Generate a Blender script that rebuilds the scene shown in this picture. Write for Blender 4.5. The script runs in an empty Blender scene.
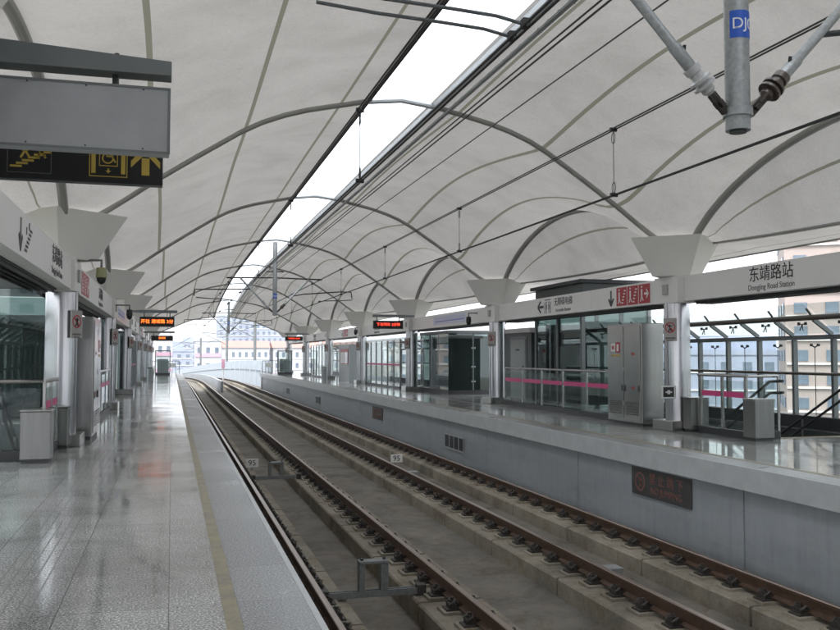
import bpy, math, random
from mathutils import Vector, Matrix
random.seed(7)
R = math.radians
SC = bpy.context.scene
COL = SC.collection
CX = 3.93                      # centre line of the station (x across, y along the tracks, z up; platform top is z = 0)

# ------------------------------------------------------------------ materials
def mat(name):
    m = bpy.data.materials.new(name); m.use_nodes = True
    return m, m.node_tree.nodes, m.node_tree.links, m.node_tree.nodes['Principled BSDF']
def node(N, t, **kw):
    n = N.new(t)
    for k, v in kw.items():
        if k in n.inputs: n.inputs[k].default_value = v
        else: setattr(n, k, v)
    return n
def ramp(N, stops):
    r = N.new('ShaderNodeValToRGB')
    while len(r.color_ramp.elements) > 1: r.color_ramp.elements.remove(r.color_ramp.elements[-1])
    r.color_ramp.elements[0].position = stops[0][0]; r.color_ramp.elements[0].color = (*stops[0][1], 1)
    for p, c in stops[1:]:
        e = r.color_ramp.elements.new(p); e.color = (*c, 1)
    return r
def g(v): return (v, v, v)
def simple(name, col, rough=.5, metal=0, var=.12, scale=3.0, spec=.5, bump=0, bscale=40, stretch=(1,1,1)):
    m, N, L, P = mat(name)
    tc = N.new('ShaderNodeTexCoord'); mp = node(N, 'ShaderNodeMapping'); mp.inputs['Scale'].default_value = stretch
    L.new(tc.outputs['Object'], mp.inputs[0])
    nz = node(N, 'ShaderNodeTexNoise', Scale=scale, Detail=6.0, Roughness=.6); L.new(mp.outputs[0], nz.inputs['Vector'])
    r = ramp(N, [(.25, tuple(c*(1-var) for c in col)), (.75, tuple(min(1, c*(1+var)) for c in col))])
    L.new(nz.outputs['Fac'], r.inputs[0]); L.new(r.outputs[0], P.inputs['Base Color'])
    P.inputs['Metallic'].default_value = metal; P.inputs['Specular IOR Level'].default_value = spec
    mr = node(N, 'ShaderNodeMapRange'); mr.inputs['To Min'].default_value = max(0.02, rough*.8); mr.inputs['To Max'].default_value = min(1, rough*1.2)
    L.new(nz.outputs['Fac'], mr.inputs['Value']); L.new(mr.outputs[0], P.inputs['Roughness'])
    if bump:
        n2 = node(N, 'ShaderNodeTexNoise', Scale=bscale, Detail=4.0); L.new(mp.outputs[0], n2.inputs['Vector'])
        b = node(N, 'ShaderNodeBump', Strength=bump, Distance=.01); L.new(n2.outputs['Fac'], b.inputs['Height']); L.new(b.outputs[0], P.inputs['Normal'])
    return m
def emit(name, col, s):
    m, N, L, P = mat(name)
    P.inputs['Base Color'].default_value = (0, 0, 0, 1); P.inputs['Emission Color'].default_value = (*col, 1); P.inputs['Emission Strength'].default_value = s
    return m
def glass(name, tint, refl=.1, rough=.02):
    m, N, L, P = mat(name); N.remove(P)
    out = [n for n in N if n.type == 'OUTPUT_MATERIAL'][0]
    t = node(N, 'ShaderNodeBsdfTransparent', Color=(*tint, 1)); gl = node(N, 'ShaderNodeBsdfGlossy', Color=(.9, .95, .95, 1), Roughness=rough)
    lw = node(N, 'ShaderNodeLayerWeight', Blend=.5); pw = node(N, 'ShaderNodeMath', operation='POWER'); L.new(lw.outputs['Facing'], pw.inputs[0]); pw.inputs[1].default_value = 5.0
    ma = node(N, 'ShaderNodeMath', operation='MULTIPLY_ADD'); ma.inputs[1].default_value = .8; ma.inputs[2].default_value = refl*.4
    ma.use_clamp = True
    L.new(pw.outputs[0], ma.inputs[0]); mx = N.new('ShaderNodeMixShader')
    # thin pane: both faces of the box count, so keep the reflectance moderate
    L.new(ma.outputs[0], mx.inputs[0]); L.new(t.outputs[0], mx.inputs[1]); L.new(gl.outputs[0], mx.inputs[2]); L.new(mx.outputs[0], out.inputs[0])
    return m

def granite(name, edge=False):
    m, N, L, P = mat(name)
    tc = N.new('ShaderNodeTexCoord'); sep = N.new('ShaderNodeSeparateXYZ'); L.new(tc.outputs['Object'], sep.inputs[0])
    br = node(N, 'ShaderNodeTexBrick', Scale=1.0); br.offset = 0.0; br.inputs['Mortar Size'].default_value = .004; br.inputs['Mortar Smooth'].default_value = .3
    br.inputs['Brick Width'].default_value = .6 if not edge else .9; br.inputs['Row Height'].default_value = .88
    br.inputs['Color1'].default_value = (.50, .50, .50, 1); br.inputs['Color2'].default_value = (.66, .66, .66, 1); br.inputs['Mortar'].default_value = (.20, .20, .20, 1)
    br.inputs['Bias'].default_value = 0
    L.new(tc.outputs['Object'], br.inputs['Vector'])
    sp = node(N, 'ShaderNodeTexNoise', Scale=75.0, Detail=3.0, Roughness=.8); L.new(tc.outputs['Object'], sp.inputs['Vector'])
    r1 = ramp(N, [(.36, g(.06)), (.46, g(.48)), (.54, g(.62)), (.63, g(1.5))]); L.new(sp.outputs['Fac'], r1.inputs[0])
    big = node(N, 'ShaderNodeTexNoise', Scale=.9, Detail=6.0, Roughness=.65, Distortion=.6); L.new(tc.outputs['Object'], big.inputs['Vector'])
    r2 = ramp(N, [(.3, g(.62)), (.55, g(1.0)), (.75, g(1.18))]); L.new(big.outputs['Fac'], r2.inputs[0])
    m1 = node(N, 'ShaderNodeMix', data_type='RGBA', blend_type='MULTIPLY'); m1.inputs[0].default_value = 1
    L.new(br.outputs['Color'], m1.inputs[6]); L.new(r1.outputs[0], m1.inputs[7])
    m2 = node(N, 'ShaderNodeMix', data_type='RGBA', blend_type='MULTIPLY'); m2.inputs[0].default_value = 1
    L.new(m1.outputs[2], m2.inputs[6]); L.new(r2.outputs[0], m2.inputs[7])
    m3 = node(N, 'ShaderNodeMix', data_type='RGBA', blend_type='MULTIPLY'); m3.inputs[0].default_value = 1
    m3.inputs[7].default_value = (.68, .70, .71, 1) if edge else (1.0, 1.02, 1.0, 1)
    L.new(m2.outputs[2], m3.inputs[6]); L.new(m3.outputs[2], P.inputs['Base Color'])
    rr = node(N, 'ShaderNodeMapRange'); rr.inputs['From Min'].default_value = .35; rr.inputs['From Max'].default_value = .7
    rr.inputs['To Min'].default_value = .045 if not edge else .25; rr.inputs['To Max'].default_value = .17 if not edge else .45
    L.new(big.outputs['Fac'], rr.inputs['Value']); L.new(rr.outputs[0], P.inputs['Roughness'])
    wv = node(N, 'ShaderNodeTexNoise', Scale=1.7, Detail=2.0); L.new(tc.outputs['Object'], wv.inputs['Vector'])
    ad = node(N, 'ShaderNodeMath', operation='MULTIPLY_ADD'); ad.inputs[1].default_value = -.15; L.new(br.outputs['Fac'], ad.inputs[0]); L.new(wv.outputs['Fac'], ad.inputs[2])
    b = node(N, 'ShaderNodeBump', Strength=.12, Distance=.012); L.new(ad.outputs[0], b.inputs['Height']); L.new(b.outputs[0], P.inputs['Normal'])
    P.inputs['Specular IOR Level'].default_value = .62
    return m

def membrane(name):
    m, N, L, P = mat(name); out = [n for n in N if n.type == 'OUTPUT_MATERIAL'][0]
    uv = N.new('ShaderNodeUVMap'); sep = N.new('ShaderNodeSeparateXYZ'); L.new(uv.outputs[0], sep.inputs[0])
    last = None
    for c, w in ((.11, .006), (.44, .007), (.75, .007)):
        a = node(N, 'ShaderNodeMath', operation='SUBTRACT'); L.new(sep.outputs[0], a.inputs[0]); a.inputs[1].default_value = c
        b = node(N, 'ShaderNodeMath', operation='ABSOLUTE'); L.new(a.outputs[0], b.inputs[0])
        d = node(N, 'ShaderNodeMath', operation='LESS_THAN'); L.new(b.outputs[0], d.inputs[0]); d.inputs[1].default_value = w
        if last is None: last = d
        else:
            e = node(N, 'ShaderNodeMath', operation='MAXIMUM'); L.new(last.outputs[0], e.inputs[0]); L.new(d.outputs[0], e.inputs[1]); last = e
    tc = N.new('ShaderNodeTexCoord')
    n1 = node(N, 'ShaderNodeTexNoise', Scale=.8, Detail=8.0, Roughness=.6, Distortion=.4); L.new(tc.outputs['Object'], n1.inputs['Vector'])
    r = ramp(N, [(.3, (.61, .59, .575)), (.55, (.71, .69, .675)), (.8, (.76, .745, .73))]); L.new(n1.outputs['Fac'], r.inputs[0])
    n3 = node(N, 'ShaderNodeTexNoise', Scale=2.6, Detail=10.0, Roughness=.7, Distortion=1.5); L.new(tc.outputs['Object'], n3.inputs['Vector'])
    r3 = ramp(N, [(.62, g(1)), (.72, g(.86))]); L.new(n3.outputs['Fac'], r3.inputs[0])
    mm = node(N, 'ShaderNodeMix', data_type='RGBA', blend_type='MULTIPLY'); mm.inputs[0].default_value = 1
    L.new(r.outputs[0], mm.inputs[6]); L.new(r3.outputs[0], mm.inputs[7])
    wv = node(N, 'ShaderNodeTexNoise', Scale=22.0, Detail=5.0, Roughness=.8); L.new(tc.outputs['Object'], wv.inputs['Vector'])
    r4 = ramp(N, [(.3, g(.88)), (.7, g(1.04))]); L.new(wv.outputs['Fac'], r4.inputs[0])
    m4 = node(N, 'ShaderNodeMix', data_type='RGBA', blend_type='MULTIPLY'); m4.inputs[0].default_value = 1
    L.new(mm.outputs[2], m4.inputs[6]); L.new(r4.outputs[0], m4.inputs[7])
    sm = node(N, 'ShaderNodeMix', data_type='RGBA'); L.new(last.outputs[0], sm.inputs[0]); L.new(m4.outputs[2], sm.inputs[6]); sm.inputs[7].default_value = (.30, .295, .24, 1)
    L.new(sm.outputs[2], P.inputs['Base Color']); P.inputs['Roughness'].default_value = .75; P.inputs['Specular IOR Level'].default_value = .15
    tr = N.new('ShaderNodeBsdfTranslucent'); tcx = node(N, 'ShaderNodeMix', data_type='RGBA', blend_type='MULTIPLY'); tcx.inputs[0].default_value = 1
    L.new(sm.outputs[2], tcx.inputs[6]); tcx.inputs[7].default_value = (1, 1, .985, 1); L.new(tcx.outputs[2], tr.inputs[0])
    mx = N.new('ShaderNodeMixShader'); mx.inputs[0].default_value = TRANS
    L.new(P.outputs[0], mx.inputs[1]); L.new(tr.outputs[0], mx.inputs[2]); L.new(mx.outputs[0], out.inputs[0])
    return m
TRANS = .13

def concrete(name, col, sx=1):
    m, N, L, P = mat(name)
    tc0 = N.new('ShaderNodeTexCoord'); oi = N.new('ShaderNodeObjectInfo'); tc = node(N, 'ShaderNodeVectorMath', operation='ADD')
    L.new(tc0.outputs['Object'], tc.inputs[0]); L.new(oi.outputs['Location'], tc.inputs[1])
    n1 = node(N, 'ShaderNodeTexNoise', Scale=1.1, Detail=8.0, Roughness=.65, Distortion=.5); L.new(tc.outputs[0], n1.inputs['Vector'])
    n2 = node(N, 'ShaderNodeTexNoise', Scale=45.0, Detail=4.0, Roughness=.7); L.new(tc.outputs[0], n2.inputs['Vector'])
    r = ramp(N, [(.28, tuple(c*.55 for c in col)), (.5, col), (.75, tuple(c*1.35 for c in col))]); L.new(n1.outputs['Fac'], r.inputs[0])
    r2 = ramp(N, [(.3, g(.78)), (.7, g(1.12))]); L.new(n2.outputs['Fac'], r2.inputs[0])
    mm = node(N, 'ShaderNodeMix', data_type='RGBA', blend_type='MULTIPLY'); mm.inputs[0].default_value = 1
    L.new(r.outputs[0], mm.inputs[6]); L.new(r2.outputs[0], mm.inputs[7]); L.new(mm.outputs[2], P.inputs['Base Color'])
    n3 = node(N, 'ShaderNodeTexNoise', Scale=2.3, Detail=9.0, Roughness=.75, Distortion=1.2); L.new(tc.outputs[0], n3.inputs['Vector'])
    r3 = ramp(N, [(.5, g(1)), (.6, (.80, .70, .60)), (.72, (.48, .42, .36))]); L.new(n3.outputs['Fac'], r3.inputs[0])
    m5 = node(N, 'ShaderNodeMix', data_type='RGBA', blend_type='MULTIPLY'); m5.inputs[0].default_value = .75; L.new(mm.outputs[2], m5.inputs[6]); L.new(r3.outputs[0], m5.inputs[7]); L.new(m5.outputs[2], P.inputs['Base Color'])
    P.inputs['Roughness'].default_value = .85; P.inputs['Specular IOR Level'].default_value = .25
    b = node(N, 'ShaderNodeBump', Strength=.35, Distance=.01); L.new(n2.outputs['Fac'], b.inputs['Height']); L.new(b.outputs[0], P.inputs['Normal'])
    return m

M = {}
M['floor'] = granite('polished_granite')
M['floor_edge'] = granite('flamed_granite', True)
def worn_line():
    m, N, L, P = mat('worn_yellow_line'); tc = N.new('ShaderNodeTexCoord')
    n1 = node(N, 'ShaderNodeTexNoise', Scale=3.0, Detail=8.0, Roughness=.75); L.new(tc.outputs['Object'], n1.inputs['Vector'])
    n2 = node(N, 'ShaderNodeTexNoise', Scale=60.0, Detail=3.0); L.new(tc.outputs['Object'], n2.inputs['Vector'])
    ad = node(N, 'ShaderNodeMath', operation='MULTIPLY_ADD'); ad.inputs[1].default_value = .35; L.new(n2.outputs['Fac'], ad.inputs[0]); L.new(n1.outputs['Fac'], ad.inputs[2])
    r = ramp(N, [(.52, (.16, .155, .14)), (.66, (.25, .225, .155)), (.85, (.33, .28, .17))]); L.new(ad.outputs[0], r.inputs[0]); L.new(r.outputs[0], P.inputs['Base Color']); P.inputs['Roughness'].default_value = .45
    return m
M['yellow'] = worn_line()
M['tactile'] = simple('ribbed_stone', (.26, .26, .255), .2, var=.3, scale=12, bump=.5, bscale=60)
M['lip'] = simple('lip_stone', (.46, .48, .49), .4, var=.12, scale=4, bump=.1)
def dirty_panel():
    m, N, L, P = mat('grey_cladding_with_dust'); tc = N.new('ShaderNodeTexCoord')
    def nz(sc, st, d=6.0, ro=.6):
        mp = node(N, 'ShaderNodeMapping'); mp.inputs['Scale'].default_value = st; L.new(tc.outputs['Object'], mp.inputs[0])
        n = node(N, 'ShaderNodeTexNoise', Scale=sc, Detail=d, Roughness=ro); L.new(mp.outputs[0], n.inputs['Vector']); return n
    a = nz(1.2, (1, .3, 1.5)); b = nz(5.0, (1, 1.6, .12), 7.0, .7); c = nz(2.2, (1, .5, 1.0), 9.0, .8)
    ra = ramp(N, [(.3, (.27, .295, .315)), (.7, (.36, .385, .41))]); L.new(a.outputs['Fac'], ra.inputs[0])
    rb = ramp(N, [(.42, g(1)), (.60, g(.93)), (.72, g(.78))]); L.new(b.outputs['Fac'], rb.inputs[0])
    rc = ramp(N, [(.50, (1, 1, 1)), (.75, (.74, .69, .62))]); L.new(c.outputs['Fac'], rc.inputs[0])
    m1 = node(N, 'ShaderNodeMix', data_type='RGBA', blend_type='MULTIPLY'); m1.inputs[0].default_value = 1; L.new(ra.outputs[0], m1.inputs[6]); L.new(rb.outputs[0], m1.inputs[7])
    m2 = node(N, 'ShaderNodeMix', data_type='RGBA', blend_type='MULTIPLY'); m2.inputs[0].default_value = .7; L.new(m1.outputs[2], m2.inputs[6]); L.new(rc.outputs[0], m2.inputs[7])
    L.new(m2.outputs[2], P.inputs['Base Color']); P.inputs['Roughness'].default_value = .42
    return m
M['wallpanel'] = dirty_panel()
M['bed'] = concrete('track_bed_concrete', (.185, .172, .150))
M['plinth'] = concrete('plinth_concrete', (.27, .245, .20))
M['pad'] = concrete('pad_concrete', (.30, .275, .225))
M['clip'] = simple('dark_iron_clip', (.05, .045, .04), .6, metal=.3, var=.4, scale=20)
M['railside'] = simple('rusty_rail', (.085, .048, .030), .7, metal=.2, var=.4, scale=8, bump=.2)
M['railtop'] = simple('worn_rail_head', (.30, .24, .20), .32, metal=.85, var=.3, scale=5, stretch=(6, .3, 1))
M['membrane'] = membrane('canopy_membrane')
M['rib'] = simple('grey_steel_rib', (.36, .36, .345), .45, metal=.1, var=.08)
M['tube'] = simple('pale_steel_tube', (.45, .47, .48), .35, metal=.3, var=.06)
M['white'] = simple('white_panel', (.78, .77, .75), .4, var=.04, scale=1.5)
M['capital'] = simple('capital_panel', (.80, .79, .76), .5, var=.05, scale=1.2)
M['steel'] = simple('brushed_stainless', (.36, .355, .345), .24, metal=.95, var=.09, scale=2, stretch=(9, 9, .5))
M['steelcol'] = simple('column_stainless', (.50, .50, .52), .2, metal=.95, var=.10, scale=4, stretch=(2.5, 2.5, .15))
M['steelbox'] = simple('dull_box_stainless', (.22, .22, .215), .3, metal=.9, var=.12, scale=2, stretch=(9, 9, .5))
M['galv'] = simple('galvanised_steel', (.36, .38, .39), .45, metal=.5, var=.25, scale=30)
M['bracket'] = simple('dull_bracket_steel', (.17, .18, .18), .5, metal=.3, var=.3, scale=20)
M['dark'] = simple('dark_steel', (.045, .047, .05), .45, metal=.3, var=.2)
M['black'] = simple('black_plastic', (.012, .012, .013), .35, var=.2)
M['greyframe'] = simple('grey_frame_steel', (.17, .185, .19), .4, metal=.3, var=.1)
M['signback'] = simple('sign_back_grey_glare', (.36, .375, .395), .35, metal=.2, var=.12)  # uneven glare on the blank sign is put into the colour noise
M['signbar'] = simple('sign_beam_grey', (.17, .19, .195), .45, metal=.2, var=.08)
M['brass'] = simple('dull_brown_tube', (.13, .115, .10), .4, metal=.4, var=.1)
M['wire'] = simple('black_wire', (.02, .02, .02), .6)
M['glass'] = glass('clear_glass', (.86, .895, .885))
M['glass_dark'] = glass('dark_glass', (.52, .59, .575), .2)
M['pink'] = simple('pink_stripe_film', (.62, .06, .22), .4, var=.06)
M['red'] = simple('red_paint', (.40, .015, .025), .4, var=.06)
M['redoff'] = simple('faded_red', (.36, .08, .07), .5, var=.1)
M['noticegrey'] = simple('grey_notice_plate', (.38, .37, .36), .4, var=.05)
M['plate'] = simple('white_plate', (.75, .75, .73), .4, var=.04)
M['letter'] = simple('black_lettering', (.02, .02, .022), .5)
M['grey_letter'] = simple('grey_lettering', (.13, .13, .13), .5)
M['brown_plate'] = simple('dark_brown_plate', (.055, .054, .056), .5, var=.15)
M['brown_letter'] = simple('brown_lettering', (.22, .10, .08), .6)
M['gold'] = simple('yellow_lettering', (.50, .36, .07), .5)
M['blue'] = simple('blue_label', (.02, .10, .52), .4)
M['whitelabel'] = simple('white_label', (.8, .8, .8), .4)
M['orange_led'] = emit('orange_led', (1.0, .16, .02), 1.6)
M['red_led'] = emit('red_led', (1.0, .06, .03), 1.3)
M['map_blue'] = simple('blue_map_print', (.20, .24, .55), .5)  # plain blue ink of the line diagram
M['map_ground'] = simple('pale_map_ground', (.60, .62, .74), .4, var=.03)
M['yellow_plastic'] = simple('yellow_green_plastic', (.30, .30, .15), .5)
M['insul'] = simple('brown_insulator', (.075, .06, .05), .3)
M['insul_grey'] = simple('grey_insulator', (.55, .56, .57), .3)
M['room'] = simple('dark_green_cladding', (.060, .072, .072), .4, var=.2)
M['door'] = simple('pale_grey_door', (.38, .41, .40), .5, var=.05)
M['beige'] = simple('beige_facade', (.36, .305, .285), .8, var=.08, scale=.3)
M['bwhite'] = simple('pale_facade', (.50, .52, .56), .8, var=.06, scale=.3)
M['bblue'] = simple('blue_grey_facade', (.30, .34, .44), .8, var=.06, scale=.3)
M['rooft'] = simple('red_roof_tiles', (.36, .20, .17), .8, var=.12, scale=2)
M['winglass'] = simple('window_glass', (.13, .17, .22), .15, var=.3, scale=.4)
M['bpink'] = simple('pink_bands', (.62, .34, .46), .7)
M['parapet'] = simple('noise_barrier_panel', (.40, .45, .50), .6, var=.08)
M['ground'] = concrete('ground_earth', (.16, .16, .14))
M['leaf'] = simple('leaf_green', (.05, .085, .035), .7, var=.4, scale=1.5)
M['bark'] = simple('bark_brown', (.10, .07, .05), .9, var=.2)
def skyl():
    m, N, L, P = mat('skylight_sheet'); out = [n for n in N if n.type == 'OUTPUT_MATERIAL'][0]
    tr = node(N, 'ShaderNodeBsdfTranslucent', Color=(.70, .735, .77, 1))
    tc = N.new('ShaderNodeTexCoord'); nz = node(N, 'ShaderNodeTexNoise', Scale=.7, Detail=5.0, Distortion=1.0); L.new(tc.outputs['Object'], nz.inputs['Vector']); rr_ = ramp(N, [(.3, (.52, .56, .60)), (.7, (.78, .81, .84))]); L.new(nz.outputs['Fac'], rr_.inputs[0]); L.new(rr_.outputs[0], tr.inputs[0]); tp = node(N, 'ShaderNodeBsdfTransparent', Color=(.9, .93, .96, 1))
    mx = N.new('ShaderNodeMixShader'); mx.inputs[0].default_value = .22; L.new(tr.outputs[0], mx.inputs[1]); L.new(tp.outputs[0], mx.inputs[2]); L.new(mx.outputs[0], out.inputs[0])
    return m
M['skylight'] = skyl()

# ------------------------------------------------------------------ mesh helpers
class MB:
    def __init__(s): s.v = []; s.f = []; s.mi = []; s.uv = None
    def face(s, idx, mi=0): s.f.append(tuple(idx)); s.mi.append(mi)
    def box(s, x0, x1, y0, y1, z0, z1, mi=0, bev=0):
        x0, x1 = min(x0, x1), max(x0, x1); y0, y1 = min(y0, y1), max(y0, y1); z0, z1 = min(z0, z1), max(z0, z1)
        b = len(s.v)
        s.v += [(x0,y0,z0),(x1,y0,z0),(x1,y1,z0),(x0,y1,z0),(x0,y0,z1),(x1,y0,z1),(x1,y1,z1),(x0,y1,z1)]
        for q in ((0,3,2,1),(4,5,6,7),(0,1,5,4),(1,2,6,5),(2,3,7,6),(3,0,4,7)): s.face([b+i for i in q], mi)
        return s
    def bar(s, a, b_, w, h, mi=0):         # rectangular bar from a to b
        a, b_ = Vector(a), Vector(b_); d = (b_-a).normalized(); up = Vector((0,0,1))
        if abs(d.dot(up)) > .98: up = Vector((0,1,0))
        r = d.cross(up).normalized()*w/2; u = r.cross(d).normalized()*h/2; k = len(s.v)
        for p in (a, b_):
            s.v += [tuple(p-r-u), tuple(p+r-u), tuple(p+r+u), tuple(p-r+u)]
        for q in ((3,2,1,0),(4,5,6,7),(0,1,5,4),(1,2,6,5),(2,3,7,6),(3,0,4,7)): s.face([k+i for i in q], mi)
        return s
    def tube(s, pts, r, n=8, mi=0, cap=True):
        pts = [Vector(p) for p in pts]; rs = r if isinstance(r, (list, tuple)) else [r]*len(pts); k = len(s.v)
        prev = None
        for i, p in enumerate(pts):
            if i == 0: d = pts[1]-p
            elif i == len(pts)-1: d = p-pts[i-1]
            else: d = (pts[i+1]-p).normalized()+(p-pts[i-1]).normalized()
            d.normalize()
            if prev is None:
                up = Vector((0,0,1)) if abs(d.z) < .95 else Vector((0,1,0)); a = d.cross(up).normalized()
            else:
                a = (prev - d*prev.dot(d)).normalized()
            prev = a; b = d.cross(a)
            for j in range(n):
                t = 2*math.pi*j/n; s.v.append(tuple(p+(a*math.cos(t)+b*math.sin(t))*rs[i]))
        for i in range(len(pts)-1):
            for j in range(n): s.face([k+i*n+j, k+i*n+(j+1)%n, k+(i+1)*n+(j+1)%n, k+(i+1)*n+j], mi)
        if cap:
            s.face([k+j for j in range(n)][::-1], mi); s.face([k+(len(pts)-1)*n+j for j in range(n)], mi)
        return s
    def poly(s, pts, nrm_off, mi=0):       # closed outline (3D points) extruded by vector
        k = len(s.v); n = len(pts); o = Vector(nrm_off)
        s.v += [tuple(p) for p in pts] + [tuple(Vector(p)+o) for p in pts]
        s.face([k+i for i in range(n)][::-1], mi); s.face([k+n+i for i in range(n)], mi)
        for i in range(n): s.face([k+i, k+(i+1)%n, k+n+(i+1)%n, k+n+i], mi)
        return s
    def grid(s, P, mi=0):                  # P[i][j] points
        k = len(s.v); m = len(P[0])
        for row in P: s.v += [tuple(p) for p in row]
        for i in range(len(P)-1):
            for j in range(m-1): s.face([k+i*m+j, k+i*m+j+1, k+(i+1)*m+j+1, k+(i+1)*m+j], mi)
        return s
    def mesh(s, name, mats, smooth=False, uvs=None):
        me = bpy.data.meshes.new(name); me.from_pydata(s.v, [], s.f)
        if not isinstance(mats, (list, tuple)): mats = [mats]
        for m in mats: me.materials.append(M[m] if isinstance(m, str) else m)
        for p, i in zip(me.polygons, s.mi): p.material_index = i; p.use_smooth = smooth
        if uvs:
            ul = me.uv_layers.new(name='UVMap')
            for l in me.loops: ul.data[l.index].uv = uvs[l.vertex_index]
        me.update(); return me
    def build(s, name, mats, parent=None, smooth=False, loc=(0,0,0), rz=0, bevel=0, uvs=None):
        o = bpy.data.objects.new(name, s.mesh(name, mats, smooth, uvs)); COL.objects.link(o)
        if parent is not None: o.parent = parent
        o.location = loc; o.rotation_euler = (0, 0, rz)
        if bevel:
            b = o.modifiers.new('bevel', 'BEVEL'); b.width = bevel; b.segments = 2; b.limit_method = 'ANGLE'
        if smooth == 'auto' or smooth:
            try: o.data.set_sharp_from_angle(angle=R(35))
            except Exception: pass
        return o
def tag(o, label=None, cat=None, group=None, kind=None):
    if label: o['label'] = label
    if cat: o['category'] = cat
    if group: o['group'] = group
    if kind: o['kind'] = kind
    return o
def empty(name, loc=(0,0,0), rz=0, **kw):
    o = bpy.data.objects.new(name, None); COL.objects.link(o); o.location = loc; o.rotation_euler = (0,0,rz); o.empty_display_size = .1
    return tag(o, **kw)
def copy_tree(o, parent=None):
    c = o.copy(); COL.objects.link(c)
    if parent is not None: c.parent = parent
    for ch in list(o.children): copy_tree(ch, c)
    return c
def struct(mb, name, mats, **kw):
    return tag(mb.build(name, mats, **kw), kind='structure')
def lbox(name, m, parent, x0, x1, y0, y1, z0, z1, bevel=0, smooth=False):
    return MB().box(x0, x1, y0, y1, z0, z1).build(name, m, parent, bevel=bevel, smooth=smooth)
FONTCACHE = {}
def text(name, s, size, m, parent, loc, rot, ext=.002, align='CENTER', sx=1.0):
    cu = bpy.data.curves.new(name, 'FONT'); cu.body = s; cu.size = size; cu.extrude = ext; cu.align_x = align; cu.align_y = 'CENTER'; cu.resolution_u = 3
    t = bpy.data.objects.new(name+'_tmp', cu); COL.objects.link(t)
    bpy.context.view_layer.update()
    me = bpy.data.meshes.new_from_object(t.evaluated_get(bpy.context.evaluated_depsgraph_get()))
    bpy.data.objects.remove(t); bpy.data.curves.remove(cu)
    me.name = name; me.materials.clear(); me.materials.append(M[m]); 
    o = bpy.data.objects.new(name, me); COL.objects.link(o); o.parent = parent
    o.location = loc; o.rotation_euler = rot; o.scale = (sx, 1, 1)
    return o
def SX(s, d): return CX + s*d              # side s = +1 right platform, -1 left; d = distance from centre line
SIDE = {1: 'right', -1: 'left'}

# ------------------------------------------------------------------ station data
COLD = 5.57; Y0 = 15.2; BAY = 9.9; LAST = 6
YC = [Y0 + BAY*n for n in range(-1, LAST+1)]
ZB = -1.53                                   # track bed
def off(y):                                  # the line bends left and falls past the station
    t = max(0, y-82); return (-t*t/1500.0, -.00022*t*t)

# ------------------------------------------------------------------ platforms
def platform(s):
    e = 3.14 if s < 0 else 3.2
    side = SIDE[s]
    dI, dO = 5.64, 8.3                       # stair opening from dI to dO between y 13 and 20.6
    y0, y1 = -60.0, 75.0
    mb = MB()
    def slab(a, b, c, d_): mb.box(SX(s, a), SX(s, b), c, d_, -.30, 0)
    ed = e+.42
    slab(ed, dI, y0, y1); slab(dI, dO+.1, y0, 13.0); slab(dI, dO+.1, 20.6, y1); slab(8.165, dO+.1, 13.0, 20.6)
    struct(mb, 'platform_floor', ['floor'])
    mb = MB().box(SX(s, e+.02), SX(s, ed), y0, y1, -.298, .0)
    struct(mb, 'platform_edge', ['floor_edge'])
    mb = MB()
    mb.box(SX(s, e-.02), SX(s, e+.018), y0, y1, -.30, -.001)
    struct(mb, 'platform_lip', ['lip'])
    mb = MB().box(SX(s, ed-.01), SX(s, ed+.075), y0, y1-.02, 0.0, .004)
    tag(mb.build('yellow_line', 'yellow'), kind='structure')
    mb = MB()
    for k in range(5): mb.box(SX(s, ed+1.12+.07*k), SX(s, ed+1.128+.07*k), y0, y1-.02, 0.0, .0015)
    tag(mb.build('tactile_strip', 'tactile'), kind='structure')
    # cladding wall under the lip
    root = empty('platform_wall', (SX(s, e+.07), 0, ZB), label='grey blue metal cladding wall under the %s platform edge' % ('far side' if s > 0 else 'near side'), cat='wall')
    yy = [10-4.87*5+4.87*k for k in range(0, 19)]
    for k in range(len(yy)-1):
        a, b = yy[k], min(yy[k+1], y1)
        if b <= a: break
        lbox('wall_panel', 'wallpanel', root, 0, s*.06, a+.012, b-.012, 0.02, -.302-ZB, bevel=.004)
    lbox('wall_core', 'dark', root, s*.03, s*.5, y0, y1-.05, 0, -.31-ZB)
    # side and end skirt of the platform
    mb = MB().box(SX(s, dO), SX(s, dO+.1), y0, y1, -2.2, -.30).box(SX(s, e+.6), SX(s, dO), y1-.15, y1-.01, -1.5, -.31)
    struct(mb, 'platform_side', ['plinth'])
platform(1); platform(-1)

# station deck, track bed and the viaduct running on
mb = MB().box(SX(-1, 8.4), SX(1, 8.4), -60, 75, -2.6, -1.95).box(SX(-1, 3.3), SX(1, 3.4), -60, 82, -1.95, ZB)
struct(mb, 'station_deck', ['bed'])
def sweep(name, prof, ys, m, xc, kind='structure', mi=None, smooth=False, parent=None):
    mb = MB(); P = []
    for y in ys:
        ox, oz = off(y); P.append([(xc+ox+a, y, oz+b) for a, b in prof])
    n = len(prof); k = 0
    for row in P: mb.v += row
    for i in range(len(P)-1):
        for j in range(n):
            mb.face([i*n+j, (i+1)*n+j, (i+1)*n+(j+1)%n, i*n+(j+1)%n], 0 if mi is None else mi[j])
    mb.face([j for j in range(n)], 0); mb.face([(len(P)-1)*n+j for j in range(n)][::-1], 0)
    o = mb.build(name, m, parent, smooth=smooth)
    if kind: o['kind'] = kind
    return o
FAR = [82, 86, 90, 95, 100, 106, 112, 120, 130, 140, 150, 165, 180, 200, 225]
sweep('viaduct_deck', [(-4.4, ZB-.004), (-4.4, ZB-1.3), (4.6, ZB-1.3), (4.6, ZB-.004)][::-1], FAR, ['bed'], CX)
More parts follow.
